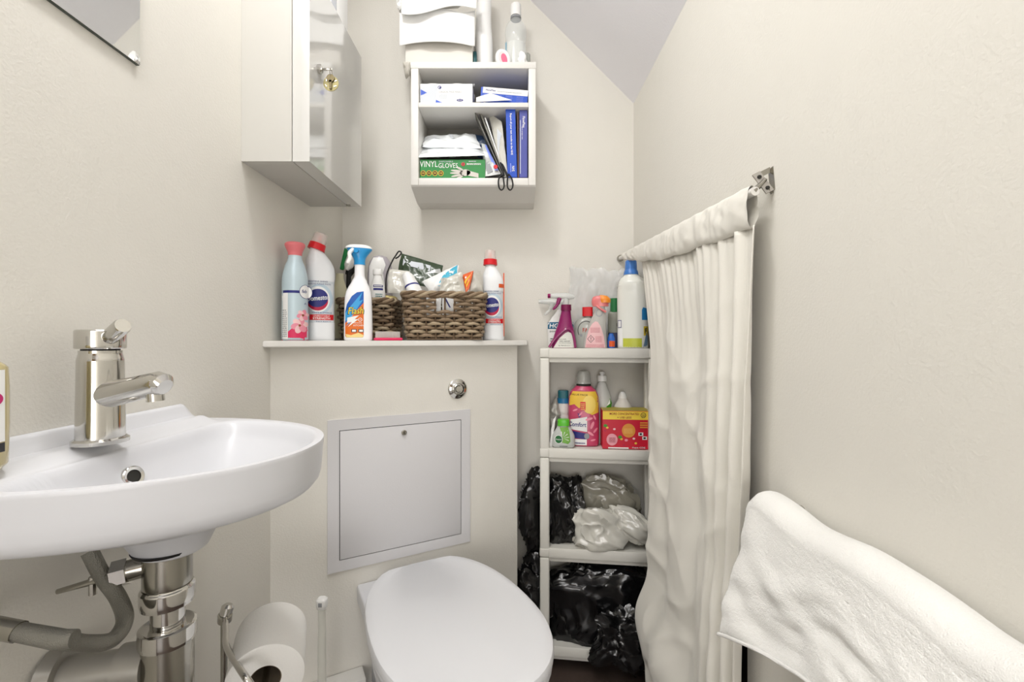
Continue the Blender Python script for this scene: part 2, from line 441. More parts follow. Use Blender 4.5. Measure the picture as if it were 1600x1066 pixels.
# tap
tp = thing('mixer_tap', 'chrome single-lever mixer tap standing on the basin', 'tap', (XL+.057, .547, SZ+.013))
tp.scale = (1.05, 1.05, 1.11)
obj('base_ring', Body([(0, .0262, .0262), (.004, .0262, .0262), None, (.006, .0235, .0235)]).bm(40), M_chrome, tp)
obj('tap_body', Body([(.004, .0225, .0225), (.090, .0212, .0212), None, (.098, .0195, .0195), None, (.101, .0195, .0195), None, (.101, .014, .014)]).bm(48), M_chrome, tp)
obj('black_gap_ring', Body([(.1005, .0175, .0175), (.104, .0175, .0175)]).bm(32), M_black, tp)
hd = obj('handle_cap', Body([(.103, .0225, .0225), (.104, .0232, .0232), (.122, .0232, .0232), None, (.1235, .022, .022)]).bm(48), M_chrome, tp)
d = Vector((.9, -.45, .40)).normalized()
obj('lever', TB([Vector((.009, -.004, .112)), Vector((.009, -.004, .112))+d*.010, Vector((.009, -.004, .112))+d*.040, Vector((.009, -.004, .112))+d*.043], [.007, .0085, .0085, .0075], 20), M_chrome, tp)
sp = [Vector((.005, -.003, .052)), Vector((.04, -.012, .058)), Vector((.085, -.022, .067)), Vector((.091, -.024, .066)), Vector((.094, -.025, .064))]
sp_o = obj('spout', TB(sp, [.0155, .0135, .0125, .0115, .008], 28), M_chrome, tp)
obj('aerator', TB([(.079, -.0205, .060), (.080, -.0205, .048)], .0085, 20), M_chrome, sp_o)
obj('popup_knob', TB([(-.012, .012, .045), (-.03, .02, .050), (-.036, .022, .052), (-.043, .025, .056)], [.003, .003, .006, .002], 12), M_chrome, tp)

# waste and pipes under the basin
wx, wy = XL+.118, SY-.008
wt = thing('basin_waste_trap', 'chrome bottle trap under the basin with a pipe running into the wall', 'pipe', (wx, wy, .0185))
obj('waste_gasket', Body([(.7335, .036, .036), (.737, .038, .038)]).bm(32), M_black, wt)
obj('waste_body', Body([(.688, .026, .026), (.69, .0265, .0265), (.7335, .0265, .0265)]).bm(36), M_dchrome, wt)
obj('compression_nut', Body([(.664, .0285, .0285), (.67, .0295, .0295), (.684, .0295, .0295), None, (.688, .027, .027)]).bm(36), M_chrome, wt)
obj('tail_pipe', Body([(.62, .0185, .0185), (.668, .0185, .0185)]).bm(32), M_chrome, wt)
obj('trap_cap', Body([(.616, .0305, .0305), (.62, .031, .031), (.636, .031, .031), None, (.638, .028, .028), None, (.636, .0195, .0195)]).bm(36), M_chrome, wt)
obj('trap_cup', Body([(.50, .022, .022), (.51, .0275, .0275), (.618, .028, .028)]).bm(36), M_dchrome, wt)
obj('outlet_nut', TB([(-.02, -.005, .59), (-.05, -.012, .59)], .026, 28), M_pipe, wt)
obj('outlet_pipe', TB([(-.045, -.012, .59), (-.1175, -.03, .59)], .021, 24), M_pipe, wt)
obj('wall_flange', TB([(-.104, -.027, .59), (-.1178, -.03, .59)], [.032, .036], 28), M_pipe, wt)
o = obj('popup_side_arm', TB([(-.02, -.008, .715), (-.045, -.02, .712)], .013, 20), M_dchrome, wt)
obj('arm_nut', TB([(-.036, -.016, .713), (-.05, -.022, .711)], .0165, 6), M_chrome, o)
obj('popup_rod', TB([(-.045, -.02, .712), (-.075, -.03, .705), (-.105, -.036, .698)], [.006, .004, .003], 10), M_dchrome, wt)
obj('rod_clip', TB([(-.07, -.028, .712), (-.07, -.028, .69)], .004, 8), M_dchrome, wt)
hs = thing('flexible_tap_hose', 'grey braided hose curving from the basin to a valve on the wall', 'hose', (0, 0, 0))
hp = [P(140, 862, .545), P(160, 900, .545), P(185, 935, .54), P(195, 970, .525), P(175, 1000, .50), P(135, 1006, .475), P(95, 1000, .45)]
obj('hose', TB(cat(hp, 7), .0085, 14), M_hose, hs)
v0 = P(95, 1000, .45); v1 = Vector((XL+.001, v0.y+.0, v0.z+.02))
obj('valve_body', TB([v0+Vector((.012, .002, 0)), v0, v0+(v1-v0)*.5], [.0085, .0095, .0085], 16), M_hose, hs)
obj('valve_elbow', TB([v0+(v1-v0)*.4, v1], [.010, .010], 14), M_dchrome, hs)
obj('wall_rose', TB([v1+Vector((.005, 0, 0)), v1], [.016, .021], 20), M_dchrome, hs)

# soap bottle at the left edge of the frame
sb = thing('soap_bottle', 'soap bottle with a floral label at the left end of the basin', 'bottle', (-.5205, .428, SZ+.011), R(48))
BB = Body([(0, .022, .018), (.006, .0265, .021), (.10, .0265, .021), (.112, .015, .015), None, (.113, .014, .014), (.128, .014, .014)])
obj('bottle_body', BB.bm(), mat('amber_soap', (205, 190, 140), .15, coat=.6, trans=.2), sb)
lab(rct(-.024, .024, .028, .098), BB, M_paper, sb, .0004); lab(rct(-.024, .024, .018, .027), BB, M_ink, sb, .0005)
for x, z, r in ((.008, .078, .011), (.016, .07, .007)): lab(ell(x, z, r, r), BB, mat('magenta_flower', (196, 40, 110), .5), sb, .0007, 'flower_print')
scraps(-.004, .02, .035, .058, 4, BB, M_ink, sb)
obj('cap', Body([(.113, .0155, .0155), (.132, .0155, .0155)]).bm(24), M_plw, sb)

# mirror
my0 = .667; mz0 = CZ+.407
mr = thing('wall_mirror', 'frameless mirror on the left wall, its lower corner in view', 'mirror', (XL, my0, mz0))
obj('glass', BX(.0042, .0055, -.60, -.0005, .0005, .75), M_mirror, mr, smooth=0)
obj('backing', BX(.0, .0042, -.60, 0, 0, .75), mat('mirror_edge', (70, 78, 70), .3), mr, smooth=0)
obj('corner_clip', BX(.005, .0068, -.009, -.001, .0, .005, .0005), M_chrome, mr)

# wall cabinet
ca = thing('wall_cabinet', 'white wall cabinet with a glossy door on the left wall', 'cabinet', (XL, 0, 0))
y0, y1, z0, z1 = .925, 1.243, CZ+.367, CZ+.781
bm = bmesh.new(); box(bm, 0, .104, y0, y0+.016, z0, z1, .0006); box(bm, 0, .104, y1-.016, y1, z0, z1, .0006)
box(bm, 0, .104, y0+.0162, y1-.0162, z0, z0+.016, .0006); box(bm, 0, .104, y0+.0162, y1-.0162, z1-.016, z1, .0006); box(bm, 0, .004, y0+.0162, y1-.0162, z0+.0162, z1-.0162)
obj('body', bm, mat('cabinet_white', (198, 196, 190), .4), ca, smooth=0)
dd = obj('door', BX(.106, .141, y0, y1, z0, z1), M_gloss, ca, smooth=0)
obj('hinge_pin', TB([(.112, y1-.02, z0-.003), (.112, y1-.02, z0+.001)], .006, 12), M_dchrome, ca)
ly, lz = .967, CZ+(HY-108)/F*.966
lk = obj('lock', TB([(.1415, ly, lz), (.147, ly, lz), (.149, ly, lz)], [.0095, .0095, .007], 24), M_chrome, dd)
ky = thing('cabinet_key', 'key with a round brass tag hanging in the lock of the glossy cabinet door', 'key', (XL+.149, ly, lz))
obj('key_blade', BX(0, .022, -.001, .001, -.0025, .0025, .0004), M_dchrome, ky)
b = bmesh.new(); tube(b, [(.019+.0*math.cos(a), .006*math.sin(a), -.0065+.0085*math.cos(a)) for a in [2*math.pi*i/20 for i in range(21)]], .0008, 6); obj('key_ring', b, M_dchrome, ky)
b = Body([(-.001, .0165, .0165), (.001, .0165, .0165)]).bm(32); b.transform(Matrix.Translation((.019, .001, -.030))@Matrix.Rotation(R(90), 4, 'X')); obj('brass_tag', b, mat('old_brass', (150, 141, 100), .4, metal=.6), ky)
b = Body([(-.001, .0085, .0085), (.001, .0085, .0085)]).bm(24); b.transform(Matrix.Translation((.019, -.002, -.020))@Matrix.Rotation(R(90), 4, 'X')); box(b, .0165, .0215, -.003, -.001, -.043, -.024); obj('spare_key', b, mat('dull_key', (110, 100, 75), .4, metal=.8), ky)
for k in range(6):
    a = R(25+60*k); b = BX(-.003, .003, -.0014, -.0006, -.0012, .0012); b.transform(Matrix.Translation((.019+.0115*math.cos(a), .0005, -.030+.0115*math.sin(a)))@Matrix.Rotation(-a*.6, 4, 'Y')); obj('stamped_mark', b, M_dchrome, ky)
cb = thing('storage_box', 'white box standing on top of the glossy wall cabinet', 'box', (XL, 1.16, z1))
obj('carton', BX(.004, .112, -.02, .06, 0, .24, .002), M_paper, cb); obj('window_strip', BX(.1, .1125, -.0215, -.0195, .02, .22), M_grey, cb)
# ------------------------------------------------------------ things on the ledge
def wd(px_w, Y, X=0): return px_w*Y/F*math.cos(math.atan2(X, Y))
M_fpink = mat('coral_pink_cap', (226, 120, 125), .4)
M_silv = mat('silver_blue_can', (196, 214, 222), .35, metal=.15)
# air freshener
af = item('air_freshener_can', 'slim air freshener can with a pink cap and pink flowers, leftmost on the ledge', 'bottle', 461, 1.072, LZ)
af['category'] = 'bottle'
def setlc(o, l, c, g=None):
    o['label'] = l; o['category'] = c
    if g: o['group'] = g
BB = Body([(0, .026, .026), (.004, .029, .029), (.10, .0285, .0285), (.15, .028, .028), (.178, .022, .022), (.196, .0155, .0155), (.205, .0148, .0148)])
obj('can', BB.bm(), M_silv, af)
obj('cap', Body([(.203, .0150, .0150), (.212, .0165, .0165), (.224, .0215, .0215), (.230, .0225, .0225), (.234, .019, .019), (.235, .01, .01)]).bm(), M_fpink, af)
M_hot = mat('hot_pink', (226, 50, 98), .4)
lab(rct(-.0284, .0284, .001, .022), BB, M_hot, af, .0004)
lab(poly([(-.014, .022), (.0284, .022), (.0284, .034), (.012, .036), (-.006, .030)]), BB, M_hot, af, .0004)
lab(rct(-.0283, -.015, .004, .112), BB, M_paper, af, .0006); scraps(-.027, -.017, .01, .075, 14, BB, M_grey, af, .0009)
lab(rct(-.0283, .0283, .112, .118), BB, M_navy, af, .0007)
M_pet = mat('pink_petals', (238, 150, 168), .5); M_petl = mat('pale_petals', (246, 205, 206), .5)
for fx, fz, fr in ((.017, .060, .013), (.010, .036, .018)):
    for k in range(6):
        a = R(60*k+12); lab(ell(fx+fr*.52*math.cos(a), fz+fr*.52*math.sin(a), fr*.55, fr*.4, 14, a), BB, M_pet if k % 2 else M_petl, af, .0007+.0001*k, 'petal_print')
    lab(ell(fx, fz, .0028, .0028, 12), BB, mat('flower_eye', (150, 80, 50), .5), af, .0015, 'flower_eye')
lab(ell(.0235, .116, .0145, .0165), BB, M_navy, af, .0010); lab(ell(.0235, .116, .0135, .0155), BB, M_paper, af, .0013)
lab(text2('feb', .020, .117, .008, .011, .01, .2), BB, M_navy, af, .0016, 'lettering'); lab(text2('A', .022, .088, .005), BB, M_navy, af, .0008, 'lettering')

# bleach bottles
M_bleach = mat('bleach_white', (236, 238, 240), .3, coat=.3); M_halo = mat('label_blue_halo', (188, 206, 218), .4); M_mag = mat('crimson_ink', (190, 24, 66), .4)
def bleach(px, Y, label, hgt, width, side, extra=0):
    s = hgt/.28; t = item('bleach_bottle', label, 'bottle', px, Y, LZ, 'bleach bottles on the ledge', extra)
    t['category'] = 'bottle'; q = width/2
    B = Body([(0, q*.95, .024), (.004, q, .026), (.046, q, .026), None, (.047, q*.97, .0252), (.15, q*.97, .0252), None, (.151, q, .026), (.185, q*.98, .025, 2, 0, 0), (.205, q*.86, .022, 2, -q*.12, 0), (.222, q*.60, .018, 2, -q*.22, 0), (.234, .0145, .0145, 2, -q*.3, 0), (.238, .0135, .0135, 2, -q*.3, 0)])
    B.secs = [(z*s, a, b, 2.4 if z < .2 else 2, c, d) for z, a, b, e, c, d in B.secs]
    obj('bottle_body', B.bm(), M_bleach, t)
    nx, nz = -q*.3, .236*s; tl = R(17 if side < 0 else 0)
    Mx = Matrix.Translation((nx, 0, nz-.002))@Matrix.Rotation(tl, 4, 'Y')
    Mx = Mx@Matrix.Scale(1.2, 4); b = Body([(0, .0175, .0175), (.014, .0165, .0165)]).bm(28); b.transform(Mx); obj('red_collar', b, M_red, t)
    b = Body([(.014, .0150, .0150), (.030, .0135, .0135), (.036, .0125, .0125), (.0375, .009, .009)]).bm(28); b.transform(Mx); obj('clear_cap', b, mat('clear_pink_cap', (240, 225, 220), .1, alpha=.5, coat=1), t)
    b = Body([(.013, .008, .008), (.022, .004, .004), (.032, .0035, .0035)]).bm(16); b.transform(Mx); obj('nozzle', b, mat('salmon_nozzle', (226, 110, 90), .4), t)
    def Z(v): return v*s
    x0 = -q*.9
    lab(rct(-q*.93, q*.93, Z(.046), Z(.152)), B, mat('label_silver', (214, 220, 224), .4), t, .0003)
    cx, cz = -q*.15, Z(.106)
    lab(ell(cx+.004, cz, q*.95*.93, Z(.038), 40), B, M_halo, t, .0006); lab(ell(cx, cz-.001, q*.85*.93, Z(.033), 40), B, M_paper, t, .0008)
    lab(ell(cx-.002, cz-.003, q*.78*.93, Z(.027), 36, .35), B, M_mag, t, .0010); lab(ell(cx-.001, cz+.002, q*.76*.93, Z(.023), 36, .4), B, M_navy, t, .0012)
    lab(text2('Domestos', cx, cz+.002, .012, q*1.5, .012, .15, .12), B, M_ltgrey, t, .0016, 'lettering')
    lab(text2('Domestos', cx-.0006, cz+.0026, .012, q*1.5, .004, .15, .12), B, M_paper, t, .0019, 'lettering')
    lab(join(text2('WHITENS, SHINES', -q*.15, Z(.150), .0042, q*1.3), text2('REMOVES PLAQUE WASTE', -q*.05, Z(.1435), .0042, q*1.5)), B, M_navy, t, .0008, 'lettering')
    lab(text2('WHITE & SPARKLE', q*.1, Z(.071), .0038, q*1.35), B, M_navy, t, .0008, 'lettering')
    lab(rct(-q*.72, q*.9, Z(.0525), Z(.0665)), B, M_red, t, .0007)
    lab(join(text2('UNBEATABLE', q*.08, Z(.0628), .0036, q*1.1), text2('STRENGTH', q*.08, Z(.0568), .0052, q*1.15, .015)), B, M_paper, t, .0010, 'lettering')
    lab(text2('THICK BLEACH', q*.2, Z(.0485), .0032, q*1.0), B, M_navy, t, .0008, 'lettering')
    return t, B, q, s
bleach(500.5, 1.145, 'large white bleach bottle with a tilted red cap, left end of the ledge', .2765, wd(46, 1.145, -.49), -1)
t, B, q, s = bleach(771, 1.335, 'white bleach bottle with an upright red cap, right of the wicker baskets', .268, wd(33, 1.335), 1)
M_or = mat('orange_ink', (222, 92, 40), .4)
obj('side_stripe', BX(q*.93, q*1.03, -.010, .010, .012, .20, .001), M_or, t); lab(rct(q*.5, q*.96, .155, .166), B, M_or, t, .0012)

# kitchen spray
fl = item('kitchen_spray_bottle', 'white kitchen spray bottle with a blue head and orange label on the ledge', 'bottle', 560, 1.15, LZ); fl['category'] = 'spray bottle'
q = wd(45, 1.15, -.4)/2
B = Body([(0, q*.93, .019, 3), (.004, q, .021, 3), (.06, q*.99, .021, 3), (.11, q*.94, .021, 3), (.13, q*.82, .020, 2.6, .001), (.155, q*.5, .0165, 2.2, .0025), (.165, q*.37, .0135, 2, .003), (.195, .0125, .0125, 2, .003)])
obj('bottle_body', B.bm(), mat('spray_white', (246, 246, 248), .25, coat=.5), fl)
M_cy = mat('cyan_blue_plastic', (38, 152, 216), .3, coat=.3)
HB = Body([(.194, .0140, .0135, 2, .003), (.208, .0145, .0135, 2, .003), (.220, .0205, .0155, 2.2, .003), (.232, .0300, .018, 2.4, .003), (.236, .0305, .018, 2.4, .003)])
obj('spray_head', HB.bm(), M_cy, fl)
obj('head_top', Body([(.2355, .0325, .019, 2.4, .001), (.240, .031, .018, 2.4, .001), (.2445, .023, .014, 2.2, .001), (.246, .008, .006, 2, .001)]).bm(), M_plw, fl)
obj('trigger', TB(cat([(-.012, -.012, .232), (-.021, -.022, .220), (-.020, -.026, .206), (-.026, -.030, .192)], 5), [.005]*15+[.0035], 10), M_plw, fl)
obj('nozzle', TB([(-.004, -.016, .227), (-.006, -.024, .227)], .0055, 14), M_cy, fl)
pz = [( -.9, .012), (-.9, .072), (-.78, .092), (-.45, .112), (-.1, .122), (.36, .125), (.36, .012), (.3, .008), (-.82, .008)]
lab(poly([(x*q, z) for x, z in pz]), B, mat('label_blue', (28, 92, 178), .4), fl, .0004)
lab(poly([(-.9*q, .044), (.36*q, .096), (.36*q, .012), (.3*q, .0082), (-.82*q, .0082), (-.9*q, .012)]), B, mat('label_orange', (226, 112, 32), .4), fl, .0006)
lab(poly([(-.82*q, .0082), (.3*q, .0082), (.36*q, .014), (0, .020), (-.5*q, .014), (-.88*q, .017)]), B, mat('label_cream', (240, 214, 140), .4), fl, .0008)
M_lblue = mat('lightning_light_blue', (60, 160, 220), .4)
lab(poly([(-.9*q, .070), (.3*q, .124), (.05*q, .100), (.34*q, .104), (-.5*q, .058), (-.15*q, .058), (-.85*q, .036), (-.55*q, .052), (-.9*q, .050)]), B, M_lblue, fl, .0008)
lab(poly([(-.75*q, .058), (.05*q, .064), (-.25*q, .054), (.0, .054), (-.72*q, .034), (-.45*q, .047), (-.78*q, .045)]), B, M_paper, fl, .0011)
lab(text2('Flash', -.18*q, .0755, .019, q*1.16, .035, .2, .06), B, M_ink, fl, .0011, 'lettering'); lab(text2('Flash', -.18*q, .0758, .0168, q*1.05, .0, .2, .06), B, mat('yellow_ink', (248, 226, 60), .4), fl, .0014, 'lettering')
lab(text2('KITCHEN', .02*q, .0385, .0042, q*.7), B, M_paper, fl, .0011, 'lettering')
lab(join(ring2(.12*q, .053, .005, .005, .0012, 18), text2('M', .12*q, .053, .003)), B, M_paper, fl, .0011, 'lettering'); scraps(-.4*q, .28*q, .044, .047, 1, B, M_paper, fl)
for x in (-.48, 0): lab(rct(x*q, (x+.36)*q, .021, .029), B, M_ink, fl, .0011); lab(rct((x+.05)*q, (x+.31)*q, .0225, .0275), B, M_paper, fl, .0014)

# wicker baskets
M_wick = [mat('wicker_grey_brown', (138, 118, 94), .6, bump=.6, bscale=300, var=.18), mat('wicker_dark', (106, 86, 64), .6, bump=.6, bscale=300, var=.18), mat('wicker_pale', (168, 150, 124), .6, bump=.6, bscale=300, var=.18)]
M_wickd = mat('wicker_gap_shade', (52, 41, 31), .8, var=.2)  # dark tone for the shade between the strands
def rrect(u, hx, hy, r):
    """point and outward normal on a rounded rectangle, u 0..1 starting at the middle of the front side"""
    Lx, Ly, A = 2*(hx-r), 2*(hy-r), math.pi/2*r; L = 2*Lx+2*Ly+4*A; s = (u % 1)*L; s0 = Lx/2
    segs = [('l', s0, (0, -hy), (1, 0), (0, -1)), ('a', A, (hx-r, -hy+r), -90), ('l', Ly, (hx, -hy+r), (0, 1), (1, 0)), ('a', A, (hx-r, hy-r), 0), ('l', Lx, (hx-r, hy), (-1, 0), (0, 1)), ('a', A, (-hx+r, hy-r), 90), ('l', Ly, (-hx, hy-r), (0, -1), (-1, 0)), ('a', A, (-hx+r, -hy+r), 180), ('l', s0, (-hx+r, -hy), (1, 0), (0, -1))]
    for g in segs:
        if s <= g[1] or g is segs[-1]:
            if g[0] == 'l': return (g[2][0]+g[3][0]*s, g[2][1]+g[3][1]*s), g[4]
            a = R(g[3])+s/r; n = (math.cos(a), math.sin(a)); return (g[2][0]+r*n[0], g[2][1]+r*n[1]), n
        s -= g[1]
def basket(name_label, loc, rz, W, D, H, rows, stakes, hole):
    t = thing('wicker_basket', name_label, 'basket', loc, rz, 'wicker baskets on the ledge')
    rng = random.Random(int(W*1e4)); perim = 2*(W+D)-.03
    def pt(u, z, off):
        f = z/H; hx, hy = W/2*(.88+.10*f), D/2*(.88+.10*f); (x, y), n = rrect(u, hx-.006, hy-.006, .022)
        return Vector((x+n[0]*off, y+n[1]*off, z))
    zh = H-.012; dz = (zh-.006)/rows
    obj('basket_bottom', BX(-W*.42, W*.42, -D*.42, D*.42, .002, .006, .001), M_wick[1], t)
    for k in range(stakes):
        u = k/stakes+ .5/stakes*(0 if stakes % 2 == 0 else 1)
        if hole: u = k/stakes
        obj('stake', TB([pt(u, .004, 0), pt(u, H*.5, 0), pt(u, zh, 0)], .0026, 6, cap=True), M_wick[1], t)
    b = bmesh.new(); rings(b, [[pt(i/60, z, -.0062) for i in range(60)] for z in (.006, H*.5 if hole else zh-.004)], False, False); obj('gap_shade_sheet', b, M_wickd, t)  # dark sheet added inside the weave so its gaps look shaded
    hw = (.0235+.003)/perim if hole else 0
    for r in range(rows):
        z = .008+dz*(r+.5); N = stakes*6
        rngs = [(0, 1)]
        inh = hole and hole[0] <= r < hole[1]
        rngs = [(hw, 1-hw)] if inh else [(0, 1)]
        for a, b_ in rngs:
            n = int(N*(b_-a)); pts = []
            for i in range(n+1):
                u = a+(b_-a)*i/n
                w_ = math.cos(math.pi*u*stakes+math.pi*r); w_ = math.copysign(abs(w_)**.8, w_)
                pts.append(pt(u, z+.0012*w_+rng.uniform(-.0006, .0006), .0050*w_))
            obj('wicker_strand', TB(pts, [dz*.44*(1+.12*math.sin(i*.9)) for i in range(len(pts))], 7), M_wick[rng.choice((0, 0, 1, 2))], t)
    for j in range(3):                      # twisted rim
        N = 170; pts = []
        for i in range(N+1):
            u = i/N; a = 2*math.pi*(u*9+j/3)
            pts.append(pt(u, H-.009+.0052*math.sin(a), .001+.0048*math.cos(a)))
        obj('rim_strand', TB(pts, .0048, 7), M_wick[j], t)
    return t
bk1 = basket('larger wicker basket with a two-window handle hole, full of packets, right on the ledge', (-.196, 1.304, LZ), R(9), .243, .165, .136, 11, 26, (7, 10))
bk2 = basket('smaller wicker basket behind the blue and orange kitchen spray, left on the ledge', (-.4215, 1.352, LZ), R(2), .170, .185, .122, 10, 22, None)
# things in the small basket (back-left)
M_grey_pl = mat('grey_lilac_plastic', (172, 166, 172), .35, coat=.3)
def simple_bottle(name, label, px, Y, z, keys, m, extra=0, group=None, catg='bottle'):
    t = item(name, label, catg, px, Y, z, group, extra); B = Body(keys); obj('bottle_body', B.bm(32), m, t); t['category'] = catg; return t, B
t, B = simple_bottle('white_bottle', 'small white bottle with a blue band on its label, in the smaller wicker basket', 590, 1.305, LZ+.008, [(0, .021, .017), (.10, .0225, .018), (.14, .021, .017), (.165, .015, .014), (.182, .0115, .0115), None, (.183, .0135, .0135), (.198, .013, .013), (.2, .009, .009)], M_plw)
lab(rct(-.012, .015, .146, .1525), B, M_navy, t); lab(rct(-.012, .015, .137, .143), B, M_navy, t); lab(rct(-.010, .013, .1485, .1505), B, M_paper, t, .0008); scraps(-.006, .014, .118, .13, 2, B, mat('teal_ink', (70, 130, 130), .5), t)
t, B = simple_bottle('grey_pouch_bottle', 'large white bottle with a grey shoulder standing behind the small white bottle', 594, 1.385, LZ+.006, [(0, .034, .018), (.15, .037, .02), (.20, .037, .02, 2.3), (.235, .032, .018, 2.3), (.252, .02, .012), (.256, .008, .006)], M_grey_pl)
obj('white_front', conform(poly([(-.033, .09), (.004, .12), (.014, .16), (.008, .2), (.016, .225), (.008, .248), (-.02, .248), (-.032, .22)]), B, .0012), M_plw, t, recalc=False)
t, B = simple_bottle('yellow_label_bottle', 'pale bottle with a yellow shoulder edge, behind the large bleach bottle', 531, 1.33, LZ+.006, [(0, .022, .018), (.12, .022, .018), (.145, .020, .016), (.17, .013, .012), (.18, .011, .011), (.192, .011, .011)], mat('pale_yellow_plastic', (226, 222, 190), .35))
sbm = item('scrubbing_brush', 'green, white and black scrubbing brush standing in the smaller basket', 'brush', 544, 1.37, LZ+.008)
obj('handle', TB([(0, 0, 0), (0, 0, .12), (.002, 0, .20)], .007, 10), M_black, sbm)
b = bmesh.new(); box(b, -.018, -.006, -.01, .01, -.032, .034, .003); b.transform(Matrix.Rotation(R(12), 4, 'Y')); obj('green_pad', b, mat('green_scourer', (38, 132, 72), .8), sbm, loc=(0, 0, .236))
b = Body([(-.034, .006, .012), (-.02, .014, .014), (.01, .0145, .015), (.034, .007, .01)]).bm(20); b.transform(Matrix.Rotation(R(22), 4, 'Y')); obj('white_head', b, M_plw, sbm, loc=(.008, -.004, .238))
b = Body([(-.036, .010, .010), (-.01, .016, .013), (.02, .012, .012)]).bm(20); b.transform(Matrix.Rotation(R(22), 4, 'Y')); obj('black_back', b, M_black, sbm, loc=(.014, .008, .226))
sg = item('yellow_sponge', 'pale yellow sponge lying in the smaller wicker basket', 'sponge', 607, 1.34, LZ+.118)
obj('sponge_body', blob(.028, .03, .017, 3, .15, 3), mat('pale_yellow_sponge', (232, 214, 150), .9, bump=.8, bscale=400), sg)
# things in the large basket
def packet(name, label, c4, Y, m, seed, th=.006, catg='packet', amp=.006, nx=22, nz=18, group=None):
    """soft packet from four pixel corners (tl, tr, br, bl) around depth Y (list of 4 depths allowed)"""
    Ys = Y if isinstance(Y, (list, tuple)) else [Y]*4
    Q = [P(x, y, d) for (x, y), d in zip(c4, Ys)]; c = sum(Q, Vector())/4; Q = [q-c for q in Q]
    t = thing(name, label, catg, c, 0, group)
    nrm = (Q[1]-Q[0]).cross(Q[3]-Q[0]).normalized()
    if nrm.y > 0: nrm = -nrm
    sd = Vector((seed*2.3, seed, 1.1))
    def f(side):
        def g(u, v):
            p = Q[0].lerp(Q[1], u).lerp(Q[3].lerp(Q[2], u), v); e = min(1, 5*min(u, 1-u, v, 1-v))**.6
            return p+nrm*(side*th*e+amp*noise.noise(p*32+sd)*e+amp*.5*(1-abs(noise.noise(p*60+sd))*2)*e)+nrm.cross(Vector((0, 0, 1)))*(amp*.5*noise.noise(p*50+sd*2)*(1-e))
        return g
    b = join(sheet(nx, nz, f(1)), sheet(nx, nz, f(-1))); bmesh.ops.remove_doubles(b, verts=b.verts, dist=1e-6)
    obj('wrapper', b, m, t); t['_n'] = 0
    def deco(shape, mm, nm='print', off=.0012):     # shape in unit square u,v(v up)
        bmesh.ops.subdivide_edges(shape, edges=shape.edges[:], cuts=2, use_grid_fill=True)
        ff = f(1)
        for v_ in shape.verts:
            u, v = min(max(v_.co.x, .02), .98), min(max(1-v_.co.y, .02), .98); v_.co = ff(u, v)+nrm*off
        obj(nm, shape, mm, t, recalc=False)
    del t['_n']
    return t, deco
M_film = mat('dark_green_film', (62, 78, 58), .25, coat=.6, var=.3); M_foil = mat('silver_foil', (190, 192, 190), .3, metal=.6)
t, dc = packet('green_net_packet', 'dark green packet with a grey strip leaning in the larger basket', [(628, 396), (692, 415), (688, 452), (618, 440)], [1.37, 1.375, 1.34, 1.34], M_film, 3)
dc(rct(.08, .72, .58, .8), M_ltgrey); dc(poly([(.62, .45), (.98, .62), (.95, .8), (.75, .62)]), M_foil)
t, dc = packet('foil_pack', 'crumpled silver and clear blister pack beside the green packet in the larger basket', [(606, 420), (640, 424), (652, 458), (606, 458)], [1.33, 1.33, 1.31, 1.31], M_bagw, 5)
t = thing('hair_grip', 'long black metal hair grip sticking up from the larger basket, left end', 'hair grip', P(603, 455, 1.315))
c = P(603, 455, 1.315)
obj('wire', TB(cat([P(603, 458, 1.315)-c, P(604, 430, 1.32)-c, P(613, 408, 1.325)-c, P(618, 400, 1.325)-c, P(623, 393, 1.325)-c, P(627, 395, 1.325)-c, P(623, 401, 1.325)-c, P(618, 404, 1.327)-c], 5), .0022, 8), M_black, t)
t = thing('lotion_bottle', 'white bottle with a blue band lying tilted in the larger basket', 'bottle', P(655, 470, 1.27)); d = (P(634, 427, 1.30)-P(655, 470, 1.27))
q = d.to_track_quat('Z', 'Y'); t.rotation_mode = 'QUATERNION'; t.rotation_quaternion = q
BL = Body([(0, .024, .018), (.05, .024, .018), (.07, .019, .017), (.085, .017, .016), (.095, .012, .012)]); obj('bottle_body', BL.bm(28), M_plw, t)
obj('blue_band', Body([(.046, .0245, .0185), (.051, .0245, .0185)]).bm(28), M_navy, t)
t, dc = packet('wipes_pack', 'white packet with a bright blue splash in the larger basket', [(660, 440), (716, 414), (716, 440), (676, 462)], [1.32, 1.33, 1.30, 1.29], M_paper, 8, .012)
dc(poly([(.55, .55), (.98, .95), (.98, .3), (.75, .35), (.45, .1), (.3, .15)]), mat('sky_blue_print', (70, 175, 205), .4)); dc(poly([(.72, .6), (.9, .7), (.86, .45)]), M_paper, off=.002)
t, dc = packet('clear_bag', 'crumpled clear bag in the middle of the larger basket', [(690, 436), (722, 424), (724, 462), (686, 462)], [1.29, 1.30, 1.28, 1.27], M_bagw, 11, .008, amp=.012)
t, dc = packet('orange_sachet', 'orange sachet with yellow flashes near the right end of the larger basket', [(722, 430), (740, 423), (733, 452), (728, 458)], [1.31, 1.31, 1.29, 1.29], mat('orange_film', (222, 96, 36), .3, coat=.5), 9, .003, amp=.002)
dc(poly([(.1, .55), (.8, .8), (.8, .72), (.2, .4)]), mat('yellow_flash', (248, 196, 60), .4)); dc(poly([(.3, .35), (.8, .5), (.8, .42), (.3, .2)]), mat('yellow_flash', (248, 196, 60), .4))
t, dc = packet('grey_pouch', 'pale grey pouch at the right end of the larger basket', [(738, 424), (750, 424), (756, 458), (732, 458)], [1.32, 1.325, 1.30, 1.295], mat('grey_pouch', (186, 182, 172), .4), 14, .006)
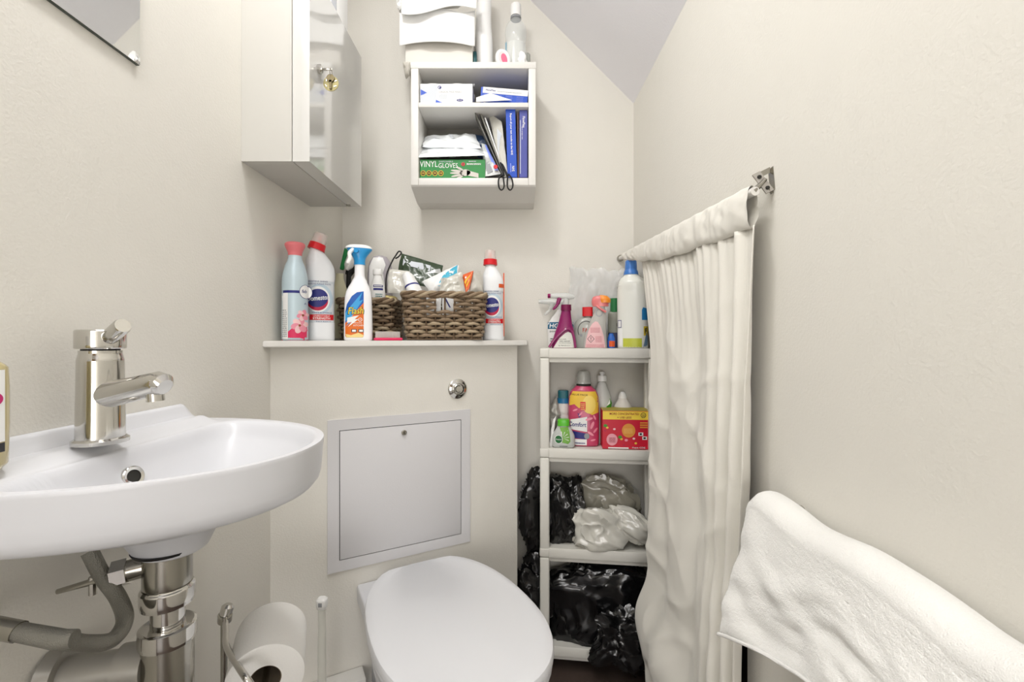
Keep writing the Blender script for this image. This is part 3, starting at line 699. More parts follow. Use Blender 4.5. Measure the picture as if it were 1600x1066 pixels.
for k, (a, nm) in enumerate(((670, 'white packet seen through the left window of the basket handle'), (695, 'white packet seen through the right window of the basket handle'))):
    t, dc = packet('white_packet', nm, [(a-4, 462), (a+20, 462), (a+18, 500), (a-4, 500)], 1.262-.0, M_paper, 20+k, .003, amp=.002)
    dc(poly([(.1, .95), (.2, .95), (.6, .5), (.5, .5)]), M_navy if k else M_grey)
# hair comb in front
cm = item('hair_brush', 'pink hair brush with clear bristles lying on the front edge of the ledge', 'brush', 606, 1.163, LZ, None, R(17))
obj('back', BX(-.035, .037, -.010, .010, .0, .0075, .003), M_hot, cm); 
b = bmesh.new()
for i in range(24):
    for j in range(3): tube(b, [(-.030+.0026*i, -.006+.006*j, .007), (-.030+.0026*i, -.006+.006*j, .0235)], .0007, 4)
o = obj('bristles', b, mat('clear_bristle', (215, 210, 205), .3), cm); o['kind'] = 'stuff'

# ------------------------------------------------------------ wall shelf and its contents
SF, SB = 1.33, 1.4765
sx0, sx1 = (642-800)/F*SF, (837-800)/F*SF
def zz(py, Y=SF): return CZ-(py-HY)/F*Y
sh = thing('wall_shelf', 'white open wall shelf unit with two compartments on the back wall', 'shelf', ((sx0+sx1)/2, SB, zz(289)))
h = zz(97)-zz(289); hw = (sx1-sx0)/2; dp = SB-SF; z1_ = zz(278)-zz(289); zm0, zm1 = zz(167)-zz(289), zz(160)-zz(289); zt0_ = zz(107)-zz(289)
obj('side_panel', BX(-hw, -hw+.022, -dp, 0, 0, zt0_, .001), M_white, sh); obj('side_panel', BX(hw-.021, hw, -dp, 0, 0, zt0_, .001), M_white, sh)
obj('top_panel', BX(-hw-.001, hw+.001, -dp-.001, 0, zt0_, h, .001), M_white, sh)
obj('bottom_panel', BX(-hw+.0225, hw-.0215, -dp, 0, 0, z1_, .001), M_white, sh)
b = bmesh.new(); prism(b, [(-hw, 0), (hw, 0), (hw-.003, -.002), (-hw+.003, -.002)], -dp, 0)
b2 = bmesh.new()
a1 = [(-dp, 0), (-dp+.004, -.004), (-.06, -.028), (-.004, -.030), (0, -.030), (0, 0)]
for x in (0,): 
    A = [b2.verts.new((-hw, y, z)) for y, z in a1]; Bv = [b2.verts.new((hw, y, z)) for y, z in a1]
    b2.faces.new(A); b2.faces.new(list(reversed(Bv)))
    for i in range(len(a1)): b2.faces.new((A[i], Bv[i], Bv[(i+1) % len(a1)], A[(i+1) % len(a1)]))
b.free(); obj('sloped_underside', b2, M_white, sh, smooth=0)
obj('shelf_board', BX(-hw+.0225, hw-.0215, -dp+.001, -.005, zm0, zm1, .0005), M_white, sh)
obj('back_panel', BX(-hw+.0222, hw-.0212, -.006, -.001, z1_, zt0_), mat('shaded_back_board', (122, 119, 112), .6, var=.05), sh)  # shade inside the compartments is put into this grey
obj('inner_back_tray', BX(-hw+.0225, hw-.0215, -.03, -.0062, zm0-.085, zm0-.08, .001), mat('shaded_back_board', (150, 147, 138), .6), sh)
ix0, ix1 = (sh.location.x-hw+.023), (sh.location.x+hw-.022)
zB = zz(278)+.0005; zM = zz(160)+.0005; zT = zz(97)+.0005
YI = 1.345
def xx(px, Y): return (px-800)/F*Y
M_bluep = mat('royal_blue_card', (28, 78, 190), .4); M_bluel = mat('periwinkle_print', (120, 140, 226), .4)
# mask box
mb = thing('face_mask_box', 'white box of face masks with blue corners, left in the top compartment', 'box', (ix0+.002, YI, zM))
mw = xx(738, YI)-ix0-.002; mh = .063
b = BX(0, mw, 0, .095, 0, mh); fs = [f for f in b.faces if f.normal.z > .9]; bmesh.ops.delete(b, geom=fs, context='FACES')
solid(obj('carton', b, M_paper, mb, smooth=0), .001)
obj('open_flap', sheet(16, 4, lambda u, v: (mw*u, .093+.003*math.sin(u*5), mh+v*.016+.001*math.sin(u*20))), M_paper, mb)
obj('torn_lid', sheet(24, 6, lambda u, v: (mw*(.0+1.04*u), .012*v+.002, mh-.001+.006*math.sin(v*3.1)*abs(math.sin(u*7))+.002*v)), M_paper, mb)
FB = Flat(-.001); FB.y = -.0004
lab(poly([(0.001, .028), (0.001, .046), (.020, .036), (.010, .031)]), FB, M_bluep, mb); lab(poly([(.045, .001), (.047, .015), (.060, .009), (.085, .001)]), FB, M_bluep, mb)
lab(poly([(.001, .05), (.052, .0615), (.052, .05), (.043, .002), (.001, .002)]), Flat(-.0003), M_ltgrey, mb)
lab(join(ring2(.058, .052, .0055, .0055, .002, 20), rct(.057, .062, .049, .054)), FB, M_navy, mb); lab(text2('SURGICAL FACE MASKS', .089, .0385, .0048, .068), FB, M_grey, mb, .0005, 'lettering')
scraps(.055, .08, .018, .034, 4, FB, M_ltgrey, mb); lab(ell(.119, .0135, .010, .004), FB, M_navy, mb); lab(text2('BLUE', .119, .0135, .003, .011), FB, M_paper, mb, .001, 'lettering'); lab(text2('50 Pcs', .118, .0045, .004, .018), FB, M_grey, mb, .0005, 'lettering')
# test kit box, tilted, top compartment
tb = thing('test_kit_box', 'blue and white test kit box lying tilted at the right of the top compartment', 'box', (xx(748, YI)+.004, YI+.004, zM+.017), 0, 'test kit boxes in the wall shelf', rot=(0, R(4.8), 0))
tw = (ix1-.002)-(xx(748, YI)+.004)
obj('carton', BX(0, tw, 0, .07, 0, .040, .0006), M_bluep, tb, smooth=0)
lab(rct(.006, tw-.0003, .022, .040), Flat(0), M_paper, tb, .0006); lab(text2('FlowFlex', .030, .0315, .0055, .030, .02), Flat(0), M_navy, tb, .001, 'lettering'); scraps(.05, tw-.02, .0285, .0325, 1, Flat(0), M_grey, tb)
for i in range(4):
    for j in range(3): scraps(.010+i*.033, .030+i*.033, .003+j*.006, .008+j*.006, 2, Flat(0), M_bluel, tb, .0008)
tk = packet('folded_leaflet', 'crumpled white leaflet under the tilted test kit box', [(744, 153), (766, 146), (800, 157), (744, 160)], [1.345, 1.35, 1.342, 1.342], M_paper, 4, .001, amp=.002, catg='leaflet')
tk[0].location.z += .001
obj('support_wedge', BX(.01, tw-.01, .01, .06, -.0165, -.0008), M_paper, tb)
tb.children[-1].rotation_euler = (0, 0, 0)
# glove box
gb = thing('glove_box', 'green box of vinyl gloves at the bottom left of the wall shelf', 'box', (ix0+.0015, YI, zB))
gw = xx(758, YI)-ix0-.0015; gh = .060; G0 = Flat(-.0004)
M_green = mat('glove_box_green', (34, 132, 60), .4); obj('carton', BX(0, gw, 0, .11, 0, gh, .0006), M_green, gb, smooth=0)
lab(text2('VINYL', .026, .046, .018, .054, .0), G0, M_paper, gb, .0008, 'lettering'); lab(text2('GLOVES', .084, .0415, .0145, .058, .0), G0, M_paper, gb, .0008, 'lettering')
lab(text2('DISPOSABLE', .078, .0535, .0045, .042), G0, M_ltgrey, gb, .0008, 'lettering'); lab(text2('MARKSMAN', .161, .046, .0055, .042, .02), G0, M_paper, gb, .0008, 'lettering')
lab(ell(.129, .0455, .0055, .0055), G0, M_red, gb, .0006); lab(text2('X', .129, .0455, .007, .007, .04), G0, M_ink, gb, .001, 'lettering'); scraps(.146, .168, .053, .058, 1, G0, M_ltgrey, gb)
M_yel = mat('yellow_badge', (226, 190, 50), .4)
for i, tx in enumerate(('100', 'AQL', 'M', '100')):
    lab(ell(.009+i*.0178, .0185, .0082, .0082), G0, M_yel, gb, .0006, 'badge'); lab(ell(.009+i*.0178, .0185, .0066, .0066), G0, mat('badge_brown', (74, 50, 14), .5), gb, .0010, 'badge'); lab(text2(tx, .009+i*.0178, .0185, .0048, .009 if tx != 'M' else .006, .02), G0, M_yel, gb, .0014, 'lettering')
M_glove = mat('glove_print', (205, 200, 192), .5); b = [ell(.135, .020, .016, .010, 20, .1), poly([(.14, .028), (.175, .018), (.175, .005), (.14, .012)]), ]
for (x0_, z0_, x1_, z1__) in ((.126, .029, .112, .036), (.125, .024, .096, .027), (.123, .019, .093, .019), (.123, .014, .097, .009), (.128, .011, .108, .001)):
    L = math.hypot(x1_-x0_, z1__-z0_); b.append(ell((x0_+x1_)/2, (z0_+z1__)/2, L/2+.004, .0032, 14, math.atan2(z1__-z0_, x1_-x0_)))
lab(join(*b), G0, M_glove, gb, .0006, 'glove_print')
# white packets over the glove box
M_pk = mat('white_film_packet', (236, 240, 242), .25, coat=.5)
t, dc = packet('white_film_packet', 'upper white crinkled packet lying on the green glove box', [(662, 216), (742, 210), (752, 232), (660, 230)], [1.43, 1.42, 1.37, 1.37], M_pk, 31, .010, amp=.008, group='white packets on the glove box')
dc(poly([(.2, .55), (.3, .6), (.3, .4), (.22, .38)]), M_ltgrey)
dc(poly([(.5, .7), (.56, .7), (.6, .5), (.52, .45)]), M_ltgrey)
t, dc = packet('white_film_packet', 'lower white crinkled packet directly on top of the green glove box', [(658, 231), (752, 229), (757, 243), (650, 246)], [1.43, 1.43, 1.335, 1.335], M_pk, 37, .008, amp=.007, group='white packets on the glove box')
t, dc = packet('blue_film_packet', 'dark blue packet behind the white packets on the glove box', [(738, 209), (764, 214), (766, 250), (746, 246)], [1.44, 1.43, 1.41, 1.42], mat('dark_blue_film', (26, 62, 104), .3, coat=.5), 39, .006)
t, dc = packet('zip_bag', 'clear zip bag with a blue edge leaning beside the glove box', [(752, 224), (760, 226), (782, 272), (758, 276)], [1.385, 1.38, 1.345, 1.345], M_clearw, 41, .004, amp=.005, catg='bag')
dc(poly([(.6, .97), (.97, .97), (.97, .1), (.75, .1)]), M_bluel); dc(poly([(.1, .3), (.5, .4), (.6, .1), (.2, .05)]), M_grey)
rb = thing('red_cap', 'small round red cap on the clear zip bag', 'cap', P(774.5, 261, 1.336)); b = Body([(0, .0062, .0062), (.003, .006, .006)]).bm(20); b.transform(Matrix.Rotation(R(90), 4, 'X')); obj('disc', b, M_red, rb)
# leaning booklets
def slab(name, label, a, b_, wpx, Yf, depth, m, catg, group=None, th=None, pr=None):
    """thin upright booklet seen edge on: pixel point a at top, b_ at bottom of its left edge"""
    p0, p1 = P(*a, Yf), P(*b_, Yf); t = thing(name, label, catg, p1, 0, group); d = p0-p1; L = d.length
    t.rotation_euler = (0, math.atan2(d.x, d.z), 0); wv = wpx/F*Yf
    o = obj('cover', BX(0, wv, 0, depth, 0, L, min(.0008, wv*.2)), m, t, smooth=0)
    return t, wv, L
slab('black_booklet', 'leftmost dark booklet leaning in the lower compartment', (738, 168), (786, 277), 1.6, 1.365, .045, mat('charcoal_card', (110, 108, 101), .5), 'booklet', 'booklets leaning in the wall shelf')
slab('grey_booklet', 'grey booklet leaning between the dark booklet and the broad pale one', (746, 168), (788, 277), 2.5, 1.37, .045, mat('mid_grey_card', (140, 138, 130), .5), 'booklet', 'booklets leaning in the wall shelf')
slab('white_booklet', 'thin white booklet leaning left of the broad pale envelope', (757, 184), (789, 277), 2.0, 1.362, .045, M_paper, 'booklet', 'booklets leaning in the wall shelf')
t, dc = packet('pale_envelope', 'broad pale grey envelope leaning against the blue test kit box', [(762, 175), (784, 190), (794, 276), (786, 277)], [1.40, 1.37, 1.346, 1.35], mat('pale_grey_paper', (206, 204, 194), .6), 51, .002, amp=.003, catg='envelope')
dc(poly([(.1, .3), (.3, .35), (.9, .75), (.6, .8)]), M_ltgrey)
def kit(label, a, b_, wpx, m, txts):
    t, wv, L = slab('test_kit_box', label, a, b_, wpx, YI, .07, m, 'box', 'test kit boxes in the wall shelf')
    for tx, z, ln, hh in txts: lab(text2(tx, wv*.45, z*L, hh, ln*L, .01, 0, 0) if False else text2(tx, wv*.48, z*L, ln*L*0+hh, None, .015, 0, R(-90)), Flat(0), M_paper, t, .0007, 'lettering')
    return t, wv, L
t, wv, L = kit('bright blue test kit box standing upright in the lower compartment', (790, 169), (793, 277), 15, M_bluep, [])
def vtext(t, tx, x, z, hh, ln, m=M_paper): lab(text2(tx, x, z, hh, ln, .012, 0, 0), Flat(0), m, t, .0007, 'lettering')
def vert(t, tx, x, zc, hh, ln, m=M_paper):
    b = text2(tx, 0, 0, hh, ln, .015); b.transform(Matrix.Translation((x, zc, 0))@Matrix.Rotation(R(-90), 4, 'Z')); lab(b, Flat(0), m, t, .0007, 'lettering')
vert(t, 'Report all your test results to the NHS', wv*.5, L*.62, .0075, L*.60); vert(t, 'NHS', wv*.62, L*.12, .008, .016); lab(rct(wv*.3, wv*.42, L*.07, L*.2), Flat(0), M_bluel, t)
t, wv, L = kit('violet blue test kit box standing at the right of the lower compartment', (811.5, 172), (811.5, 277), 12.5, mat('violet_blue_card', (78, 84, 160), .4), [])
vert(t, 'FlowFlex', wv*.55, L*.82, .0075, L*.17); lab(rct(wv*.08, wv*.16, L*.05, L*.85), Flat(0), M_ltgrey, t); vert(t, 'rapid antigen test', wv*.35, L*.66, .003, L*.2)
slab('brown_card', 'thin brown card between the two upright test kit boxes', (808.3, 176), (809, 277), 1.6, 1.35, .07, mat('brown_card', (128, 96, 84), .6), 'card')
# scissors
sc = thing('scissors', 'black scissors with their handles hanging over the shelf edge', 'scissors', P(789, 270, 1.322))
c = P(789, 270, 1.322)
for s_, xs_ in ((-1, 783.5), (1, 797)):
    pts = [P(xs_+s_*0+dx, y_, 1.322)-c for dx, y_ in ((2*-s_, 272), (-4.2, 280), (-4, 292), (0, 297), (4, 292), (3.2, 281), (2*-s_, 272))]
    obj('handle_loop', TB(cat(pts, 5), .0022, 8), M_black, sc)
obj('shank', TB(cat([P(787, 275, 1.322)-c, P(785, 264, 1.325)-c, P(782, 254, 1.333)-c], 4), [.0035]*8+[.002], 8), M_black, sc)
obj('shank', TB(cat([P(793, 275, 1.322)-c, P(788, 264, 1.327)-c, P(784, 256, 1.333)-c], 4), [.0035]*8+[.002], 8), M_black, sc)
# things on top of the shelf
t = thing('paper_towel_box', 'white box of folded paper towels on top of the wall shelf', 'box', (xx(633, 1.345), 1.345, zT))
bw = xx(738.5, 1.345)-xx(633, 1.345)
obj('carton', BX(0, bw, 0, .12, 0, .110, .0015), mat('white_card_grey', (220, 216, 208), .6), t, smooth=0); obj('slot', BX(.058, .105, -.0012, .001, .0035, .0075), M_black, t)
def pt_(px, py, Y): return P(px, py, Y)-Vector(t.location)
def drape(x0, x1, ya, yb, Y, seed):
    def g(u, v):
        y_ = ya(u)+(yb(u)-ya(u))*v
        p = pt_(x0+(x1-x0)*u, y_, Y-.014*v**2+.004*math.sin(u*7+seed)*v+.003*noise.noise(Vector((u*6, v*5, seed))))
        return p
    return g
solid(obj('paper_sheet', sheet(30, 14, drape(624, 742, lambda u: 20-5*u+4*math.sin(u*9), lambda u: 72-7*math.sin(u*3.3)**.8 if u < .96 else 72, 1.34, 1)), M_paper, t), .0012)
solid(obj('paper_sheet', sheet(30, 10, drape(627, 745, lambda u: -12+4*u, lambda u: 16+7*math.sin(u*5+1), 1.335, 4)), M_paper, t), .0012)
obj('crumpled_sheet', blob(.030, .030, .035, 12, .35, 4), M_paper, t, loc=pt_(636, 8, 1.37)); obj('crumpled_sheet', blob(.07, .03, .03, 14, .2, 4), M_paper, t, loc=pt_(690, -3, 1.385))
hb = packet('hanging_bag', 'grey-white bag end hanging down beside the left side of the wall shelf', [(629, 97), (641, 97), (640.5, 118), (635, 124)], [1.35, 1.34, 1.35, 1.36], mat('grey_white_film', (200, 196, 186), .4), 61, .005, catg='bag')
t, B = simple_bottle('tall_white_bottle', 'tall white curved bottle on top of the wall shelf beside the paper towels', 757, 1.40, zT, [(0, .024, .02), (.01, .026, .022), (.10, .0265, .022, 2, -.001), (.17, .024, .021, 2, -.003), (.24, .022, .02), (.28, .018, .018), (.29, .012, .012)], M_plw)
t, B = simple_bottle('white_refill_bottle', 'short rounded white bottle half hidden left of the tall white one on the shelf top', 746, 1.45, zT, [(0, .012, .012), (.03, .016, .015), (.10, .0175, .016), (.14, .016, .014), (.16, .006, .006)], M_plw)
t = thing('teal_tube', 'small teal tube standing between the paper towel box and the tall white bottle', 'tube', (xx(743, 1.385), 1.36, zT)); obj('tube_body', Body([(0, .0062, .006), (.044, .006, .003), (.05, .005, .001)]).bm(16), mat('dark_teal', (36, 88, 92), .4), t)
t = thing('pink_centred_dispenser', 'round white dispenser with a pink centre leaning on top of the wall shelf', 'dispenser', (xx(786, 1.37), 1.365, zT+.0285), rot=(0, R(-17), 0))
b = Body([(-.008, .020, .030, 2), (-.006, .0225, .031), (.004, .0225, .031), (.008, .019, .027)]).bm(40); b.transform(Matrix.Rotation(R(90), 4, 'X')); obj('ring', b, M_plw, t)
b = Body([(.007, .0135, .0215), (.0088, .0125, .0205)]).bm(36); b.transform(Matrix.Rotation(R(90), 4, 'X')); obj('inner_ring', b, mat('blush', (236, 205, 205), .4), t)
b = Body([(.008, .0090, .0165), (.0098, .008, .0155)]).bm(36); b.transform(Matrix.Rotation(R(90), 4, 'X')); obj('pink_centre', b, mat('raspberry', (214, 96, 130), .35), t, loc=(.003, 0, -.003))
t = item('clear_water_bottle', 'clear plastic bottle with a white cap on the right of the shelf top', 'bottle', 806, 1.40, zT); t['category'] = 'bottle'
B = Body([(0, .030, .028), (.008, .0325, .030), (.07, .0335, .031), (.10, .031, .029), (.112, .033, .031), (.135, .034, .031), (.155, .029, .027), (.172, .017, .017), (.178, .0135, .0135), (.188, .0135, .0135)])
obj('bottle_body', B.bm(44), M_clear, t); lab(rct(-.030, .029, .015, .092), B, M_clearw, t, .0006); lab(rct(-.033, -.028, .05, .10), B, mat('pale_blue_label', (150, 190, 210), .4), t, .0008)
obj('cap', Body([(.183, .0165, .0165), (.196, .0165, .0165), (.22, .0155, .0155), (.222, .012, .012)]).bm(28), M_plw, t); obj('neck_ring', Body([(.176, .0168, .0168), (.180, .0168, .0168)]).bm(28), M_grey, t)
t, B = simple_bottle('grey_clear_bottle', 'square clear grey bottle behind the clear water bottle on the shelf top', 821, 1.445, zT, [(0, .016, .014, 5), (.088, .016, .014, 5), (.095, .012, .01, 4), (.097, .006, .006)], mat('smoky_clear', (176, 180, 172), .15, alpha=.7, coat=1))
t = thing('crumpled_tissue', 'crumpled white tissue at the foot of the clear bottle on the shelf top', 'tissue', (xx(816, 1.352), 1.352, zT+.018)); obj('paper', blob(.014, .012, .022, 5, .35, 4), M_paper, t)
# ------------------------------------------------------------ slim plastic shelf unit
UA = R(6.8); UW, UD = .357, .125
U0 = Vector((xx(843, 1.372), 1.372, 0))
un = thing('plastic_shelf_unit', 'slim white plastic four-tier shelf unit between the boxing and the curtain', 'shelf', U0, -UA)
ua = Vector((math.cos(UA), -math.sin(UA), 0)); ub = Vector((math.sin(UA), math.cos(UA), 0))
if U0.y+ub.y*UD+.003 > YB: UD = (YB-.004-U0.y)/ub.y
zt_ = [CZ-(545-HY)/F*1.37, CZ-(701-HY)/F*1.37, CZ-(857-HY)/F*1.37, CZ-(1010-HY)/F*1.37]
th1, th2 = .0275, .042
for i, z in enumerate(zt_):
    b = bmesh.new(); x0 = .027 if i else .027
    box(b, .018, UW-.018, 0.001, UD-.001, z-.004, z); box(b, .022, UW-.022, 0, .006, z-th1, z+.0015, .001); box(b, .022, UW-.022, UD-.006, UD, z-th1, z+.0015, .001)
    box(b, .006, .012, .02, UD-.02, z-th1, z+.0015); box(b, UW-.012, UW-.006, .02, UD-.02, z-th1, z+.0015)
    box(b, .026, UW-.026, .008, .012, z-th2, z-th1+.002, .0008)
    o = obj('shelf', b, M_unit, un)
zp = [0.0]+[z for z in reversed(zt_)]
for (px_, py_) in ((0, 0), (UW-.032, 0), (0, UD-.03), (UW-.032, UD-.03)):
    for k in range(4):
        a, c_ = zp[k], zp[k+1]
        lo = 0 if k == 0 else a-.028; hi = c_-.0285
        obj('post', BX(px_+.001, px_+.030, py_-.001, py_+.028, lo, hi, .005, 3), M_unit, un)
        obj('post_cap' if k == 3 else 'post_collar', BX(px_, px_+.031, py_-.002, py_+.029, hi+.0005, c_+.001, .005, 3), M_unit, un)
def up(px, py, d):
    """world position on a tier: pixel column px, depth d behind the unit front"""
    k = (px-800)/F; o = U0+ub*d; s = (k*o.y-o.x)/(ua.x-k*ua.y); q = o+ua*s; return q
def uitem(name, label, catg, px, d, z, group=None, extra=0):
    q = up(px, 0, d); return thing(name, label, catg, (q.x, q.y, z), -math.atan2(q.x, q.y)+extra, group)
zA = zt_[0]+.0018
Yt = 1.40
def wu(p, px=920): return p*Yt/F*.98
# --- top tier
M_mag2 = mat('plum_plastic', (140, 26, 96), .3, coat=.4)
hg = uitem('tile_cleaner_spray', 'white spray bottle with a clear trigger and a blue band, left on the shelf unit', 'spray bottle', 876, .085, zA)
q = wu(48)/2
B = Body([(0, q*.8, .016, 2.6), (.004, q*.86, .018, 2.6), (.04, q*.9, .018, 2.6), (.072, q*.92, .018, 2.6), (.098, q*.62, .016, 2.2), (.112, q*.36, .0125), (.122, .0115, .0115)])
obj('bottle_body', B.bm(), M_plw, hg); lab(rct(-q*.88, q*.88, .060, .082), B, mat('teal_blue_band', (42, 104, 138), .4), hg, .0005)
lab(text2('HG', -q*.45, .0705, .0145, q*.62, .02, .1), B, M_paper, hg, .0009, 'lettering'); lab(text2('SHOWER SCREEN', -q*.2, .052, .0055, q*1.1, .01), B, M_ink, hg, .0006, 'lettering'); scraps(-q*.7, q*.3, .02, .034, 2, B, M_ink, hg)
lab(text2('72%', q*.25, .095, .010, .020, .02, 0, -.1), B, mat('olive_yellow', (176, 170, 30), .5), hg, .0008, 'lettering')
def trigger_head(t, mb, mt, z, cx, dirx, L=.05, hgt=.022, mirror_y=0, trig=True, square=None):
    """spray head pointing along dirx (-1 left) from neck at cx, z"""
    s = dirx
    b = bmesh.new(); tube(b, cat([(cx, 0, z), (cx, 0, z+.014), (cx+s*.004, 0, z+.020)], 3), .009, 14); obj('neck', b, mb, t)
    b = bmesh.new(); pts = [(cx-s*.026, 0, z+.0245), (cx-s*.02, 0, z+.026), (cx, 0, z+.028), (cx+s*L*.6, 0, z+.029), (cx+s*L, 0, z+.029), (cx+s*(L+.001), 0, z+.029)]
    tube(b, pts, [.004, .0075, .0105, .009, .0078, .003], 16, flat=1, up=(0, 1, 0)); obj('head', b, mb, t)
    if trig: obj('trigger', TB(cat([(cx+s*L*.42, 0, z+.024), (cx+s*L*.5, 0, z+.010), (cx+s*L*.62, 0, z-.002), (cx+s*L*.85, 0, z-.014)], 4), [.0075]*3+[.0065]*3+[.005]*4+[.0045, .0035, .002], 12), mt, t)
    obj('nozzle', TB([(cx+s*(L-.002), 0, z+.029), (cx+s*(L+.009), 0, z+.029)], .0068, 4 if square else 12), square or mt, t)
trigger_head(hg, M_clearw, M_clearw, .120, 0, -1, .062)
pp = uitem('stain_remover_spray', 'plum-coloured spray bottle with a looped handle, front left on the shelf unit', 'spray bottle', 880, .028, zA)
B = Body([(0, .038, .015, 2.4, .002), (.03, .034, .015, 2.4, .003), (.055, .028, .014, 2.2, .005), (.075, .0215, .0135, 2, .006), (.100, .017, .0125, 2, .0075), (.116, .0145, .012, 2, .0085)])
obj('bottle_body', B.bm(), M_mag2, pp)
obj('screw_cap', Body([(.116, .0165, .0165, 2, .009), (.134, .016, .016, 2, .009)]).bm(20), mat('deep_plum', (118, 14, 72), .35), pp)
lab(poly([(-.030, .001), (-.012, .030), (.006, .046), (.015, .050), (.024, .046), (.030, .030), (.034, .001)]), B, mat('label_offwhite', (226, 226, 218), .4), pp, .0006)
hp_ = [(-.043, .002), (-.030, .022), (-.014, .040), (.004, .055), (.018, .058), (.028, .048), (.034, .026), (.037, .002)]
obj('handle_loop', TB(cat([(x, B.front(min(max(x, -.025), .03), z)-.003, z) for x, z in hp_], 5), .0042, 10), M_mag2, pp)
lab(join(text2('pre-wash', -.002, .027, .0042, .022, .01), text2('stain remover', .005, .0215, .0042, .032, .01)), B, M_ink, pp, .001, 'lettering'); lab(join(text2('for whites & colours', .006, .016, .003, .036), text2('by Sainsbury\'s', .003, .0075, .0048, .034)), B, M_ink, pp, .001, 'lettering')
trigger_head(pp, M_clearw, M_mag2, .133, .009, -1, .048, square=mat('plum_nozzle', (150, 16, 96), .4))
fr = uitem('clear_spray_bottle', 'clear washing-up liquid bottle with a small red cap, centre left of the shelf unit top', 'bottle', 918, .075, zA)
B = Body([(0, .038, .015, 2.5), (.05, .041, .016, 2.5), (.078, .040, .016, 2.4), (.092, .028, .014), (.098, .012, .011), (.103, .011, .011)])
obj('bottle_body', B.bm(), mat('smoke_clear', (205, 208, 200), .12, alpha=.75, coat=1), fr); obj('red_cap', Body([(.100, .0165, .0165, 5), (.129, .0165, .0165, 5)]).bm(24), M_red, fr)
lab(ring2(-.004, .055, .027, .030, .002, 36, R(-30), R(210)), B, M_ink, fr, .0006); lab(text2('FAIRY', .004, .056, .0135, .038, .02), B, mat('rust_red', (190, 60, 36), .4), fr, .0008, 'lettering'); lab(ell(-.02, .040, .004, .005), B, M_grey, fr, .0009)
pk = uitem('pink_label_spray', 'clear spray bottle with a pink and orange head and a pale pink label', 'spray bottle', 930, .033, zA, extra=0)
B = Body([(0, .036, .014, 2.5, .0), (.03, .034, .014, 2.5, .0), (.07, .027, .013, 2.2, .006), (.095, .022, .012, 2.2, .012), (.118, .015, .0115, 2, .016), (.13, .012, .011, 2, .017)])
obj('bottle_body', B.bm(), mat('frosted_clear', (214, 212, 206), .15, alpha=.7, coat=1), pk)
hd = obj('spray_head', Body([(.128, .024, .012, 2.4, .016), (.140, .026, .013, 2.4, .015), (.150, .024, .013, 2.4, .014), (.158, .018, .011, 2.2, .012), (.161, .008, .006, 2, .01)]).bm(30), mat('salmon_pink', (232, 128, 128), .35, coat=.3), pk)
obj('orange_back', Body([(.139, .018, .0145, 2.4, .028), (.150, .019, .015, 2.4, .027), (.160, .013, .012, 2.2, .024), (.163, .006, .006, 2, .02)]).bm(28), mat('bright_orange', (244, 146, 40), .35, coat=.3), pk)
obj('trigger', TB(cat([(.004, -.01, .130), (.016, -.014, .120), (.032, -.012, .110)], 4), .0035, 8), mat('salmon_pink', (232, 128, 128), .35), pk)
lab(ring2(.012, .108, .011, .012, .003, 24), B, M_grey, pk, .0008)
lab(poly([(-.031, .001), (-.027, .028), (-.019, .058), (-.010, .074), (0, .082), (.008, .080), (.017, .066), (.026, .036), (.031, .001)]), B, mat('pale_pink_label', (236, 192, 194), .4), pk, .0008)
M_pinkink = mat('pink_print', (204, 120, 130), .5)
b = bmesh.new(); lab(poly([(-.024, .028), (-.013, .040), (-.002, .028), (-.013, .016)]), B, M_ink, pk, .0012); lab(poly([(-.0222, .028), (-.013, .0382), (-.0038, .028), (-.013, .0178)]), B, mat('pale_pink_label', (236, 192, 194), .4), pk, .0015)
lab(text2('!', -.013, .028, .012, .0022, .02), B, M_ink, pk, .0018, 'lettering'); scraps(.001, .02, .018, .038, 6, B, M_pinkink, pk, .0012); scraps(-.027, .026, .003, .013, 3, B, M_pinkink, pk, .0012); scraps(-.014, .014, .048, .064, 4, B, M_pinkink, pk, .0012)
gc = uitem('green_capped_bottle', 'grey bottle with a green cap and navy base, behind the pink label spray', 'bottle', 960, .095, zA)
B = Body([(0, .021, .014, 3), (.055, .021, .014, 3), (.11, .020, .014, 3), (.118, .012, .01)]); obj('bottle_body', B.bm(), mat('grey_olive_plastic', (150, 152, 140), .35), gc)
lab(rct(-.019, .019, .002, .048), B, mat('navy_label', (36, 44, 88), .4), gc); obj('cap', Body([(.114, .0135, .0135), (.158, .0125, .0125)]).bm(20), mat('bottle_green', (44, 122, 70), .4), gc); lab(text2('L', .010, .073, .010, .006, .03), B, M_ink, gc, .0008, 'lettering')
bo = uitem('blue_orange_sachet', 'small blue and orange bottle low between the pink label spray and the big white bottle', 'bottle', 955, .045, zA)
B = Body([(0, .0115, .010), (.03, .0115, .01), (.045, .006, .006)]); obj('bottle_body', B.bm(20), mat('mid_blue', (50, 104, 190), .4), bo); lab(rct(-.006, .011, .004, .022), B, M_or, bo, .0005)
wb = uitem('big_white_bottle', 'big milky white bottle with a blue cap and yellow-green liquid, right on the shelf unit', 'bottle', 989, .036, zA)
q = wu(48)/2; rd = .030
B = Body([(0, q*.94, .03, 2.3), (.004, q*.98, .034, 2.3), (.10, q, rd, 2.3), (.17, q*1.0, rd, 2.3), (.20, q*.93, .033, 2.2), (.214, q*.72, .026, 2, -.003), (.221, q*.5, .0225, 2, -.005), (.227, .020, .020, 2, -.006)])
obj('bottle_body', B.bm(), mat('milky_white_plastic', (232, 233, 226), .3, coat=.4), wb)
